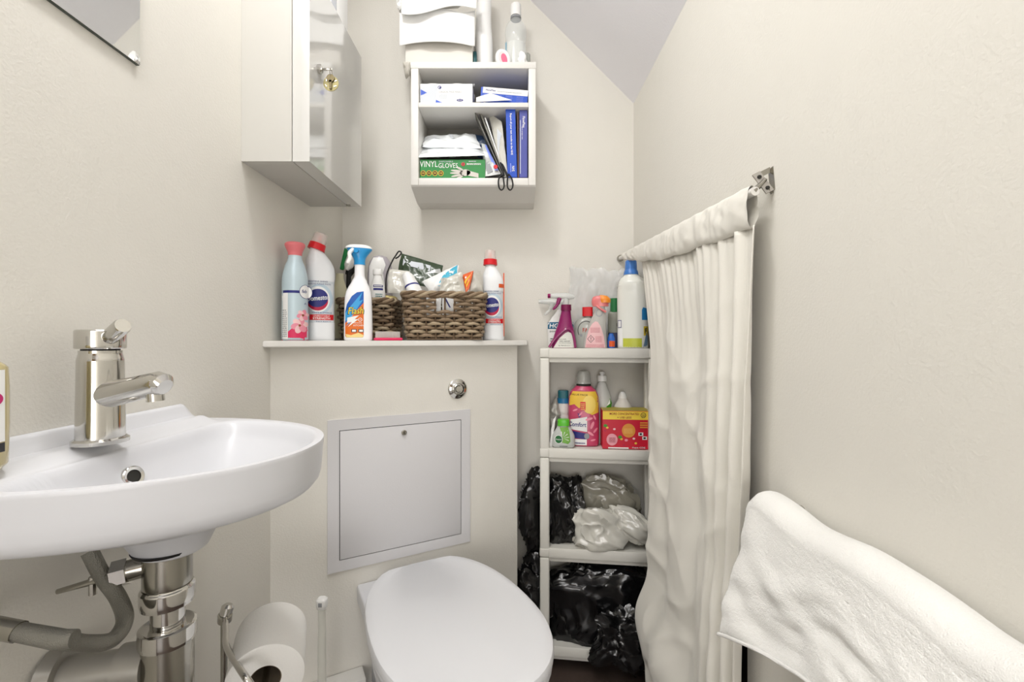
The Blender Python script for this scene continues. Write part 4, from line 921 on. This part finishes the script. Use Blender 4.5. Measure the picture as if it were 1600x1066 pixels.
for z in (.178, .190): obj('shoulder_ridge', Body([(z, q*1.0, rd*.99, 2.3), (z+.0015, q*1.005, rd*1.01, 2.3), (z+.003, q*.985, rd*.98, 2.3)]).bm(), mat('milky_white_plastic', (232, 233, 226), .3), wb)
lab(rct(-q*.62, q*.55, .003, .030), B, mat('lime_liquid', (196, 202, 70), .35), wb, .0004, 'liquid_window')
obj('blue_cap', Body([(.2245, .0225, .0225, 2, -.006), (.234, .021, .021, 2, -.006), (.242, .0178, .0178, 2, -.006), None, (.243, .0182, .0182, 2, -.006), (.266, .0170, .0170, 2, -.006), (.268, .0155, .0155, 2, -.006)]).bm(32), mat('cornflower_blue', (62, 122, 200), .35, coat=.3), wb)
lab(rct(-q*.97, -q*.66, .001, .06), B, M_paper, wb, .0006); lab(rct(-q*.95, -q*.72, .062, .085), B, M_navy, wb, .0006); lab(rct(-q*.93, -q*.75, .064, .083), B, M_paper, wb, .0009)
lab(poly([(q*.55, .085), (q*.55, .115), (q*.62, .123), (q*.85, .120), (q*.9, .112), (q*.9, .085)]), B, mat('label_mid_blue', (44, 132, 194), .4), wb, .0006); lab(poly([(q*.62, .001), (q*.9, .010), (q*.96, .05), (q*.85, .05)]), B, mat('label_steel_blue', (120, 150, 176), .4), wb, .0006); lab(text2('F', q*.80, .052, .016, .007, .03), B, M_ink, wb, .0009, 'lettering')
lab(rct(q*.66, q*.93, .038, .066), B, mat('label_yellow', (226, 200, 60), .4), wb, .0005)
hbq = uitem('scrubbing_brush', 'slim grey scrubbing brush with a brown tip right of the big white bottle', 'brush', 1014, .085, zA)
obj('handle', TB(cat([(.010, 0, 0), (.008, 0, .05), (.001, 0, .12), (-.003, 0, .14)], 4), [.012]*5+[.009]*5+[.005]*3, 12), mat('grey_brush', (150, 144, 128), .5), hbq); obj('brown_tip', TB([(-.003, 0, .138), (-.006, 0, .165), (-.008, 0, .19), (-.009, 0, .196)], [.003, .006, .0045, .002], 10), mat('red_brown_plastic', (150, 78, 56), .4), hbq)
cbg = uitem('clear_plastic_bag', 'crumpled clear plastic bag standing behind the spray bottles on the shelf unit', 'bag', 926, .108, zA)
def bagf(side):
    def g(u, v):
        x = -.078+.175*u+.006*math.sin(v*9); wv_ = math.sin(math.pi*min(max(u, 0), 1))**.5
        ztop = .262-.012*u+.004*math.sin(u*14)+.003*math.sin(u*33)
        z = ztop*v; n_ = noise.noise(Vector((u*5, v*5, side*3)))*.008+(1-abs(noise.noise(Vector((u*9, v*9, 2))))*2)*.003
        return (x, side*(.008*wv_*(1-v*.6)+.001)+n_*.8, z)
    return g
obj('bag_film', join(sheet(40, 34, bagf(1)), sheet(40, 34, bagf(-1))), M_bag, cbg)
# --- second tier
zC2 = zt_[1]+.0018
gd = uitem('green_capped_soap', 'small soap bottle with a bright green cap, front left of the second tier', 'bottle', 880.5, .022, zC2)
q = wu(35)/2
B = Body([(0, q*.9, .014, 3), (.004, q, .016, 3), (.035, q, .016, 3), (.052, q*.75, .015, 2.5), (.064, q*.56, .0125), (.067, .017, .012)])
obj('bottle_body', B.bm(), mat('pale_grey_soap', (196, 200, 196), .2, coat=.6), gd); obj('green_cap', Body([(.066, .0185, .0145, 3), (.084, .0185, .0145, 3), (.086, .016, .012, 3)]).bm(), mat('apple_green', (92, 196, 44), .35, coat=.3), gd)
M_gr2 = mat('soap_green', (70, 150, 40), .4); lab(poly([(-.012, .062), (.013, .064), (.018, .050), (.021, .02), (.014, .012), (-.010, .018), (-.004, .040)]), B, mat('leaf_green_label', (120, 176, 70), .4), gd, .0005); lab(ell(-.015, .026, .0125, .0135), B, M_paper, gd, .0009); lab(ell(-.015, .026, .0108, .0118), B, mat('deep_green', (22, 104, 48), .4), gd, .0012); lab(text2('Dettol', -.015, .026, .0042, .017, .01), B, M_paper, gd, .0015, 'lettering')
for k in range(5): 
    a = R(-20+30*k); lab(poly([(-.003+.002*math.cos(a), .030+.002*math.sin(a)), (-.003+.020*math.cos(a-.05), .030+.020*math.sin(a-.05)), (-.003+.020*math.cos(a+.05), .030+.020*math.sin(a+.05))]), B, M_paper, gd, .001, 'ray_print')
scraps(-.012, .012, .003, .008, 2, B, M_ink, gd)
tc_ = uitem('teal_capped_bottle', 'white bottle with a teal blue cap behind the small green-capped soap', 'bottle', 880, .075, zC2)
B = Body([(0, .021, .015), (.08, .021, .015), (.092, .017, .014), (.10, .0185, .0155), (.128, .0185, .0155)]); obj('bottle_body', B.bm(), mat('pinkish_white', (224, 218, 216), .35), tc_)
obj('blue_collar', Body([(.128, .021, .016), (.144, .019, .0155)]).bm(), mat('petrol_blue', (30, 106, 152), .35), tc_); obj('teal_cap', Body([(.1442, .0165, .0145, 3), (.166, .017, .0145, 3), (.169, .015, .013, 3)]).bm(), mat('petrol_teal', (30, 98, 108), .4), tc_)
cf = uitem('fabric_softener_bottle', 'large pink and yellow fabric softener bottle with a clear cap on the second tier', 'bottle', 912, .062, zC2)
q = wu(49)/2
B = Body([(0, q*.92, .026, 3), (.006, q*.98, .028, 3), (.09, q*1.0, .028, 3), (.15, q*.97, .028, 3), (.172, q*.80, .026, 2.6), (.184, q*.55, .021), (.188, .022, .02)])
obj('bottle_body', B.bm(), mat('raspberry_wrap', (196, 66, 104), .35, coat=.4, var=.35), cf); obj('black_neck', Body([(.186, .023, .022), (.194, .0225, .0215)]).bm(), M_dark, cf)
obj('clear_cap', Body([(.193, .0265, .0245), (.197, .023, .022), (.224, .0205, .0195), (.232, .017, .016), (.234, .01, .01)]).bm(), mat('clear_dosing_cap', (190, 190, 184), .15, alpha=.6, coat=1), cf)
M_yl = mat('softener_yellow', (238, 196, 70), .4)
lab(poly([(-q*.93, .125), (-q*.9, .152), (-q*.7, .170), (q*.75, .170), (q*.93, .150), (q*.95, .105), (q*.55, .098), (q*.2, .105), (0, .125), (-q*.3, .118), (-q*.6, .130)]), B, M_yl, cf, .0005); lab(ell(q*.35, .130, q*.42, .028), B, mat('softener_gold', (248, 216, 110), .4), cf, .0008)
lab(text2('VALUE PACK', -q*.30, .160, .0052, q*1.15, .01, 0, -.03), B, mat('brown_ink', (90, 50, 20), .5), cf, .0010, 'lettering'); lab(rct(-q*.22, q*.12, .112, .138), B, M_red, cf, .0009); scraps(-q*.18, q*.08, .114, .136, 4, B, mat('softener_gold', (248, 216, 110), .4), cf, .0013)
lab(poly([(-q*.85, .052), (-q*.85, .082), (q*.22, .092), (q*.22, .045)]), B, M_paper, cf, .0009); lab(text2('Comfort', -q*.40, .0675, .014, q*1.12, .02, .1, -.02), B, M_navy, cf, .0013, 'lettering')
lab(poly([(-q*.3, .088), (-q*.4, .104), (-q*.3, .100), (-q*.22, .106), (-q*.18, .094)]), B, M_navy, cf, .0009)
lab(poly([(-q*.85, .026), (-q*.85, .048), (q*.20, .040), (q*.2, .022)]), B, M_navy, cf, .0009); lab(ell(q*.2, .032, .008, .009), B, M_grey, cf, .0013); lab(rct(-q*.85, q*.2, .003, .022), B, M_paper, cf, .0009); scraps(-q*.7, q*.1, .008, .016, 1, B, M_navy, cf, .0013)
M_lp = mat('lily_pink', (240, 150, 170), .45)
for x, z, a, r in ((.35, .085, .3, .017), (.55, .066, 1.2, .018), (.45, .04, -.6, .016), (.75, .05, .9, .014), (-.55, .112, .4, .012), (.7, .09, 2.0, .012), (.6, .02, .2, .012), (-.2, .10, .9, .012)): lab(ell(x*q, z, r*.7, r*.24, 14, a), B, M_lp, cf, .0010, 'petal_print')
pm = uitem('pump_bottle', 'grey-white pump bottle behind the pink softener bottle', 'bottle', 941, .092, zC2)
B = Body([(0, .034, .018), (.10, .034, .018), (.15, .027, .017), (.19, .014, .013), (.197, .011, .011)]); obj('bottle_body', B.bm(), mat('grey_white_plastic', (205, 206, 202), .35), pm); obj('collar', Body([(.198, .0155, .0155), (.216, .015, .015)]).bm(24), M_plw, pm); obj('pump_head', Body([(.216, .006, .006), (.221, .006, .006), None, (.2215, .009, .009), (.228, .008, .008)]).bm(20), M_plw, pm)
lab(poly([(.012, .115), (.024, .145), (.030, .13), (.028, .112)]), B, M_gr2, pm, .0006); lab(poly([(.014, .120), (.024, .143), (.025, .128)]), B, M_paper, pm, .001)
cn = uitem('cone_topped_bottle', 'small white bottle with a cone top behind the red tablet box', 'bottle', 973, .092, zC2)
obj('bottle_body', Body([(0, .030, .018), (.09, .031, .018), (.12, .026, .017), (.145, .014, .013)]).bm(), mat('soft_white', (222, 218, 214), .4), cn); obj('cone_cap', Body([(.145, .0145, .0135), (.158, .011, .011), (.165, .006, .006)]).bm(20), M_plw, cn)
rbx = uitem('tablet_box', 'red and yellow box of washing tablets on the right of the second tier', 'box', 941.5, .012, zC2, extra=0)
rbx.rotation_euler = (0, 0, -UA+R(2)); rw = wu(73)-.002; rh = .115
obj('carton', BX(0, rw, 0, .075, 0, rh, .0006), mat('tablet_red', (206, 24, 52), .35), rbx, smooth=0); F0 = Flat(0)
lab(rct(0.0005, rw-.0005, rh-.026, rh-.001), F0, mat('tablet_yellow', (242, 210, 70), .4), rbx, .0005); obj('yellow_top', BX(.0005, rw-.0005, .001, .074, rh, rh+.0012), mat('tablet_olive', (176, 160, 60), .5), rbx)
M_dred = mat('dark_red_ink', (150, 20, 30), .5)
lab(join(text2('MORE CONCENTRATED', rw*.46, rh-.0085, .0068, rw*.62, .015), text2('+ USE LESS', rw*.46, rh-.0195, .0062, rw*.3, .015)), F0, M_dred, rbx, .0009, 'lettering'); lab(ring2(rw*.86, rh-.012, .008, .008, .0015, 20), F0, M_ink, rbx, .0009); scraps(rw*.83, rw*.9, rh-.016, rh-.008, 2, F0, M_ink, rbx)
lab(ell(rw*.55, .056, .020, .021), F0, mat('badge_orange', (226, 150, 60), .4), rbx, .0007); lab(ell(rw*.20, .028, .0165, .018), F0, mat('badge_pink', (240, 164, 176), .4), rbx, .0007); scraps(rw*.14, rw*.27, .020, .036, 4, F0, M_dred, rbx, .0011); scraps(rw*.45, rw*.64, .048, .064, 4, F0, mat('badge_gold', (246, 200, 110), .4), rbx, .0011)
for x, z, r, m_ in ((.06, .07, .006, M_gr2), (.1, .064, .004, M_yl), (.25, .06, .004, M_petl), (.66, .032, .004, M_petl), (.5, .027, .005, M_lp), (.37, .036, .006, M_gr2), (.4, .03, .004, M_yl), (.05, .055, .004, M_mag), (.7, .018, .004, M_yl), (.45, .012, .004, M_mag)): lab(ell(rw*x, z, r, r*.8, 12), F0, m_, rbx, .0008, 'berry_print')
for x, z in ((.80, .046), (.88, .034)): lab(rct(rw*x-.006, rw*x+.008, z-.005, z+.005), F0, M_paper, rbx, .0009); lab(rct(rw*x-.003, rw*x+.004, z-.0025, z+.003), F0, M_ink, rbx, .0013)
for k in range(3): lab(rct(rw*.79, rw*.95, .078-.0068*k, .082-.0068*k), F0, mat('badge_orange', (226, 150, 60), .4), rbx, .0007)
lab(rct(rw*.12, rw*.55, .001, .005), F0, M_paper, rbx, .0007); lab(text2('Aqua CDE', rw*.76, .0045, .0062, rw*.28, .02), F0, M_ltgrey, rbx, .0009, 'lettering')
pc = packet('silver_pouch', 'folded silver grey pouch at the far left of the second tier', [(858, 640), (870, 616), (876, 650), (860, 668)], [1.43, 1.43, 1.42, 1.42], mat('silver_pouch', (176, 174, 168), .35, metal=.3), 71, .004, catg='pouch')
pc2 = packet('white_strip', 'twisted white packet strip at the left post of the second tier', [(864, 655), (869, 650), (863, 699), (857, 699)], [1.395, 1.395, 1.39, 1.39], M_paper, 73, .003, catg='packet')
pc3 = packet('dark_green_carton', 'dark green carton edge between the red tablet box and the right post', [(1013, 640), (1017, 640), (1017, 704), (1013, 704)], [1.40, 1.40, 1.39, 1.39], mat('dark_green_card', (40, 70, 56), .5), 75, .002, amp=.0005, catg='carton')
# --- third tier: bags
zC3 = zt_[2]+.002; zC4 = zt_[3]+.002
def ubag(label, name, px, py, d, sx, sy, sz, m, seed, **k):
    q_ = up(px, 0, d); t = thing(name, label, 'bag', (q_.x, q_.y, CZ-(py-HY)/F*q_.y), -UA); o = obj('bag_film', blob(sx, sy, sz, seed, **k), m, t, smooth=60); return t, o
ubag('black plastic bag tucked at the left of the third tier', 'black_bag', 884, 797, .06, .058, .048, .118, M_bin, 2, amp=.34, freq=2.2)
ubag('grey translucent bag at the back of the third tier', 'grey_bag', 960, 785, .085, .105, .03, .088, mat('grey_bag_film', (150, 146, 132), .14, alpha=.85, coat=1), 4, amp=.45, freq=1.9, lng=(.6, .2, -.75))
ubag('pale translucent carrier bag slumped at the front left of the third tier', 'carrier_bag', 930, 825, .028, .080, .038, .066, M_bagw, 9, amp=.42, freq=1.9, lng=(.75, .1, -.65), flat_bottom=-.060)
ubag('pale translucent carrier bag folded at the right of the third tier', 'carrier_bag', 978, 820, .028, .074, .036, .050, M_bagw, 17, amp=.42, freq=1.8, lng=(.85, .1, -.5), fn=lambda v: Vector((v.x, v.y, v.z-.35*v.x)), flat_bottom=-.07)
# --- bottom tier: big bin bag
t, o = ubag('big black bin bag filling the bottom tier of the shelf unit', 'bin_bag', 933, 945, .062, .184, .060, .152, M_bin, 6, amp=.30, freq=2.4, flat_bottom=-.118)
q_ = Vector(t.location)
def bulge(v): return Vector((v.x, v.y, v.z))
o2 = obj('bulging_lobe', blob(.088, .045, .085, 23, .45, 5, 2.6), M_bin, t, smooth=60, loc=(.066, -.072, -.058))
# black bags hanging between boxing and unit
hk = thing('hanging_black_bag', 'shiny black bag bulging out between the boxing and the shelf unit, upper one', 'bag', P(838, 792, 1.425), 0, 'black bags beside the shelf unit'); obj('bag_film', blob(.060, .036, .122, 31, .4, 5, 2.2), M_bin, hk, smooth=60)
hk = thing('hanging_black_bag', 'shiny black bag between the boxing and the shelf unit, lower one by the toilet lid', 'bag', P(835, 925, 1.42), 0, 'black bags beside the shelf unit'); obj('bag_film', blob(.060, .036, .125, 37, .4, 5, 2.4), M_bin, hk, smooth=60)

# ------------------------------------------------------------ things stored in the alcove behind the curtain
t = thing('dark_suitcase', 'dark case standing in the alcove behind the curtain', 'case', (.62, 1.20, 0)); obj('shell', BX(-.15, .2, -.05, .05, .02, .80, .02, 3), mat('near_black_fabric', (40, 38, 36), .8, var=.2), t)
for s in (-.11, .16): obj('foot', BX(s-.02, s+.02, -.04, .04, 0, .022, .004), M_black, t)
oy_ = P(1158, 816, .98)
t = thing('orange_cloth_bundle', 'orange-brown patterned bundle glimpsed between curtain and towel', 'bundle', (.535, 1.03, .645)); obj('cloth', blob(.085, .06, .085, 44, .25, 5, 4), mat('rust_orange_cloth', (190, 120, 40), .7, bump=.8, bscale=60, var=.5), t)
t2 = thing('dark_storage_tub', 'dark tub under the orange bundle in the alcove', 'tub', (.60, 1.0, 0)); obj('tub_body', BX(-.15, .17, -.10, .11, 0, .55, .012, 3), mat('dark_tub', (34, 34, 38), .5), t2)

# ------------------------------------------------------------ curtain, rod and bracket
rA = Vector((.3555, 1.4765, CZ+(HY-404)/F*1.4765)); rB = Vector((.372, .685, CZ+.2265))
rod = thing('curtain_rod', 'white curtain rod from the back wall to a chrome bracket on the right wall', 'rod', rA)
obj('rod_tube', TB([Vector((0, -.001, 0)), rB-rA], .0068, 16), M_white, rod)
obj('end_ring', TB([Vector((0, 0, 0)), (rB-rA).normalized()*.010], .0105, 20), M_dchrome, rod)
br = thing('curtain_bracket', 'chrome bracket screwed to the right wall holding the curtain rod', 'bracket', Vector((XR, .69, CZ+.255)))
L_ = Vector(br.location)
obj('rod_spike', TB([rB-L_+Vector((-.001, .004, 0)), P(1190, 287, .69)-L_, P(1196, 280, .69)-L_], [.0052, .0036, .003], 10), M_dchrome, br)
pa, pb = P(1181, 271, .695)-L_, P(1203, 300, .685)-L_
def plate(name, p0, p1, hw_, th_, nrm, par, m):
    d = (p1-p0); n = Vector(nrm); w_ = d.cross(n).normalized()*hw_; n = w_.cross(d).normalized()*th_; b = bmesh.new()
    vs = [b.verts.new(p) for p in (p0-w_-n, p0+w_-n, p1+w_-n, p1-w_-n, p0-w_+n, p0+w_+n, p1+w_+n, p1-w_+n)]
    for f in ((0, 1, 2, 3), (4, 5, 6, 7), (0, 1, 5, 4), (1, 2, 6, 5), (2, 3, 7, 6), (3, 0, 4, 7)): b.faces.new([vs[i] for i in f])
    return obj(name, b, m, par, smooth=0)
M_steel = mat('bracket_steel', (176, 172, 166), .3, metal=.6)
pl = plate('front_plate', pa, pb, .0065, .0012, (0, -1, 0), br, M_steel)
plate('wall_plate', P(1205, 263, .6935)-L_, P(1208, 298, .6885)-L_, .0065, .0012, (-1, 0, 0), br, M_dchrome)
plate('upper_arm', P(1186, 274, .695)-L_, P(1204, 265, .693)-L_, .004, .0012, (0, -1, 0), br, M_dchrome)
plate('lower_arm', pb, P(1207, 297, .689)-L_, .004, .0012, (0, -1, 0), br, M_dchrome)
for f_ in (.22, .8):
    c_ = pa.lerp(pb, f_); obj('screw', TB([c_+Vector((0, -.001, 0)), c_+Vector((0, -.0035, 0))], [.0034, .0026], 12), M_dark, br)
M_cur = mat('cream_curtain_cotton', (232, 229, 220), .85, bump=.25, bscale=900, sheen=.2)
cu = thing('curtain', 'cream cotton curtain gathered on a rod in front of the alcove', 'curtain', rA)
def cur(s, t):
    """s 0 near .. 1 far, t 0 at the sleeve seam .. 1 at the hem"""
    yn = .680+.068*t; 
    yf = 1.29-.12*min(1, t/.22)**.7 if t < .22 else 1.17-.0*t
    yf -= .04*math.exp(-((t-.78)/.08)**2)*-1
    y = yn+(yf-yn)*s
    rr_ = rB.lerp(rA, (y-rB.y)/(rA.y-rB.y)); zt2 = rr_.z-.053+.043*min(1, max(0, (y-1.0)/.42))**1.6; z = zt2+(.035-zt2)*t
    g = .4+.6*min(1, t*3); near = 1-s
    f = .0125*g*math.sin(2*math.pi*s*10.5-1.1+.4*math.sin(t*2.6))*math.exp(-(s/.24)**2)
    f += .007*g*math.sin(2*math.pi*s*2.6+.4+.9*math.sin(t*3.0))*min(1, s*3)
    f += .0022*math.sin(2*math.pi*s*5.3+1.4*t)*min(1, s*3)*(1-.5*t)
    f += .0020*math.sin(2*math.pi*s*19+t*3+3*s)*max(0, 1-t*4)**1.5
    n1 = noise.noise(Vector((s*2.5+t*1.5, t*6.0, 3.1))); n2 = noise.noise(Vector((s*5-t*2, t*13, 7.7)))
    rid = (1-abs(noise.noise(Vector((s*1.9+t*3.0, t*5.6, 9.3)))*2.6)); rid = max(rid, 0)**2
    rid2 = max(1-abs(noise.noise(Vector((s*3-t*4.0, t*8, 2.3)))*3.0), 0)**2
    n3 = noise.noise(Vector((s*14+t*6, t*12, 1.7)))
    wrk = (n1*.010+n2*.0035+n3*.0012-rid*.007*s-rid2*.0045)*min(1, t*4)*min(1, .3+s*2)
    x = .371+f+wrk-.010*t
    if t > .68: x -= .035*math.exp(-((t-.80)/.07)**2)*math.exp(-((s-.75)/.3)**2)
    if .84 < t < .95: x += .022*math.exp(-((t-.885)/.018)**2)*math.exp(-((s-.62)/.28)**2)
    if z > .0 and y < .80: x = min(x, .3955)
    return Vector((x, y, z))-rA
solid(obj('cloth_panel', sheet(150, 150, cur), M_cur, cu, smooth=80), .0012)
def slv(u, v):
    a = 2*math.pi*v; y = 1.425+(.692-1.425)*u; rr_ = rB.lerp(rA, (y-rB.y)/(rA.y-rB.y))
    ruf = .0007*math.sin(u*170+3*math.sin(u*23)+4*v)+.0011*math.sin(u*67+2*math.sin(u*9)+math.sin(v*7))+.0028*noise.noise(Vector((u*26+1.5*math.sin(a), math.cos(a), math.sin(a)*1.5)))+.0018*noise.noise(Vector((u*60-3*math.sin(a), math.cos(a), 5)))
    fk = min(1, max(0, (y-1.0)/.42)); hh = .034-.023*fk**1.6+.001*math.sin(u*31); th = .0100-.003*fk+ruf
    c_ = math.cos(a); sn = math.sin(a)
    return Vector((rr_.x+th*c_-.001, y, rr_.z+.0115-hh+hh*sn+.0006*math.sin(u*80)))-rA
obj('sleeve', sheet(260, 28, slv), M_cur, cu, smooth=80)
obj('seam', sheet(200, 3, lambda u, v: Vector(slv(u, .75))+Vector((0, 0, .003*v-.001))), mat('seam_thread', (205, 200, 188), .9), cu)

# ------------------------------------------------------------ towel on the right wall
tr = thing('towel_rail', 'chrome towel rail on the right wall under the white towel', 'rail', (XR, .62, .80))
obj('bar', TB([(-.033, .02, -.022), (-.033, -.60, -.022)], .008, 16), M_chrome, tr)
for yy in (0, -.56): obj('bracket', TB([(-.033, yy, -.022), (0, yy, -.022)], [.007, .012], 14), M_chrome, tr)
M_tow = mat('white_terry_towel', (240, 239, 235), .95, bump=.55, bscale=700, sheen=.5, detail=5)
tw_ = thing('bath_towel', 'white terry towel hung over the rail on the right wall, lower right', 'towel', (XR, .62, .80))
def twl(u, v):
    y = .652-.50*u+.004*noise.noise(Vector((v*6, 0, 4)))
    fold = .006*math.sin(u*12+v*2)*v+.010*noise.noise(Vector((u*5, v*4, 2.2)))+.006*noise.noise(Vector((u*11, v*9, 5)))
    zb = -.430+.075*min(1, u/.4)**.9+.02*max(0, u-.4)
    ztop = -.222+.0035*math.sin(u*16+1)+.004*noise.noise(Vector((u*7, 3, 1)))-.012*math.exp(-(u/.018)**2)
    if v < .12: 
        k = v/.12; return Vector((XR-.010+.001*k, y, CZ+ztop-.10+.078*k))-Vector((XR, .62, .80))
    if v < .30:
        k = (v-.12)/.18; a = math.pi*(1-k)
        xc, rr2 = XR-.033, .024
        return Vector((xc+rr2*math.cos(a)*-1*-1*1 if False else xc-rr2*math.cos(math.pi*(1-k))*-1 if False else xc+rr2*math.cos(math.pi*k), y, CZ+ztop-.022+.022*math.sin(math.pi*k)))-Vector((XR, .62, .80))
    k = (v-.30)/.70; xf = XR-.057-.034*k*(1-.25*min(1, u*2))-fold*min(1, k*2)
    ee = .020*math.exp(-((u)/.02)**2)*math.sin(math.pi*min(1, k*1.0))
    z = CZ+ztop-.022+(zb-(ztop-.022))*k
    y2 = y+ .010*(1-math.exp(-u*30))*0
    return Vector((xf+.0*ee, y2+.012*k*math.exp(-u*12)*0, z))-Vector((XR, .62, .80))
def twn(u, v):
    p = twl(u, v); s = .0012
    return p+Vector((-.7, 0, .4))*s*.5*noise.noise(p*900)+Vector((-.5, 0, .3))*.0008*noise.noise(p*300)
solid(obj('cloth', sheet(240, 200, twn), M_tow, tw_, smooth=80), .006, 0)
def hem(u, v): 
    p = twl(u, .985+.015*v); return p+Vector((-.0045-.002*math.sin(v*3.14), 0, -.001))
solid(obj('hem', sheet(160, 3, hem), M_tow, tw_, smooth=80), .003, 0)

# ------------------------------------------------------------ toilet roll, its stand, toilet brush
ra, rb_ = P(413, 1063, .690), P(423, 1005, .800); rb_ = Vector((-.425, .795, .505)); ra = Vector((-.380, .690, .495))
ax = (rb_-ra).normalized()
tr_ = thing('toilet_roll', 'white toilet roll on the chrome stand beside the basin pipes', 'toilet roll', ra); tr_.rotation_mode = 'QUATERNION'; tr_.rotation_quaternion = ax.to_track_quat('Z', 'X')
Lr = .108; b = bmesh.new()
prof = [(.0225, 0), (.052, 0), (.055, .002), (.0555, .01), (.0555, Lr-.01), (.055, Lr-.002), (.052, Lr), (.0225, Lr)]
rings(b, [[(r*math.cos(2*math.pi*i/72), r*math.sin(2*math.pi*i/72), z) for i in range(72)] for r, z in prof+[prof[0]]], False, False)
obj('paper', b, mat('toilet_paper', (240, 239, 236), .9, bump=.3, bscale=300), tr_)
b = bmesh.new(); rings(b, [[(r*math.cos(2*math.pi*i/40), r*math.sin(2*math.pi*i/40), z) for i in range(40)] for r, z in ((.0224, .001), (.0224, Lr-.001), (.0212, Lr-.001), (.0212, .001), (.0224, .001))], False, False)
obj('cardboard_core', b, mat('cardboard_core', (120, 108, 92), .9), tr_)
sd_ = Vector((xx(350, .80), .80, 0)); Lz = CZ-(962-HY)/F*.80
ts = thing('toilet_roll_stand', 'chrome toilet roll stand with a hooked arm holding the roll', 'stand', (sd_.x, sd_.y, 0))
obj('base', Body([(0, .052, .052), (.006, .052, .052), (.009, .045, .045), (.011, .01, .01)]).bm(40), M_dchrome, ts)
obj('pole', TB([(0, 0, .008), (0, 0, Lz-.01)], .0055, 14), M_dchrome, ts)
def rel(px, py, Y): return P(px, py, Y)-Vector(ts.location)
obj('collar', TB([(.002, -.001, Lz-.008), (.0045, -.004, Lz+.004)], .0115, 20), M_dchrome, ts)
obj('end_ball', TB([(.003, 0, Lz+.002), (.006, .002, Lz+.015), (.007, .003, Lz+.019)], [.0105, .0105, .006], 20), M_chrome, ts)
ac = ra+ax*.05
arm = [(.003, -.002, Lz), rel(353, 985, .77), rel(354, 1010, .73), rel(368, 1035, .68), rel(385, 1060, .64), ra-ax*.035-Vector(ts.location), ra-ax*.01-Vector(ts.location)+Vector((0, 0, -.004)), ac+ax*.04-Vector(ts.location)+Vector((0, 0, .008))]
obj('arm', TB(cat(arm, 8), .0048, 12), M_chrome, ts)
bx_, by_ = xx(503, 1.0), 1.0
tbr = thing('toilet_brush', 'toilet brush with a clear handle beside the toilet', 'brush', (bx_, by_, 0))
zt3 = CZ-(934-HY)/F*by_
obj('holder', Body([(0, .042, .042), (.005, .045, .045), (.12, .04, .04), (.13, .036, .036), None, (.131, .010, .010)]).bm(36), M_plw, tbr)
obj('clear_rod', Body([(.23, .0095, .0095), (zt3-.02, .0085, .0085)]).bm(20), mat('clear_acrylic', (228, 228, 218), .08, alpha=.42, coat=1), tbr)
obj('chrome_sleeve', Body([(.128, .0095, .0095), (.232, .0095, .0095)]).bm(20), M_dchrome, tbr)
obj('knob', Body([(zt3-.024, .0095, .0085, 3), (zt3-.018, .0115, .010, 3), (zt3-.004, .0115, .010, 3), (zt3, .008, .007, 3)]).bm(24), M_plw, tbr); tbr.rotation_euler = (0, 0, 0)
obj('knob_recess', BX(-.004, .004, -.0108, -.0095, zt3-.016, zt3-.007, .0005), M_grey, tbr)
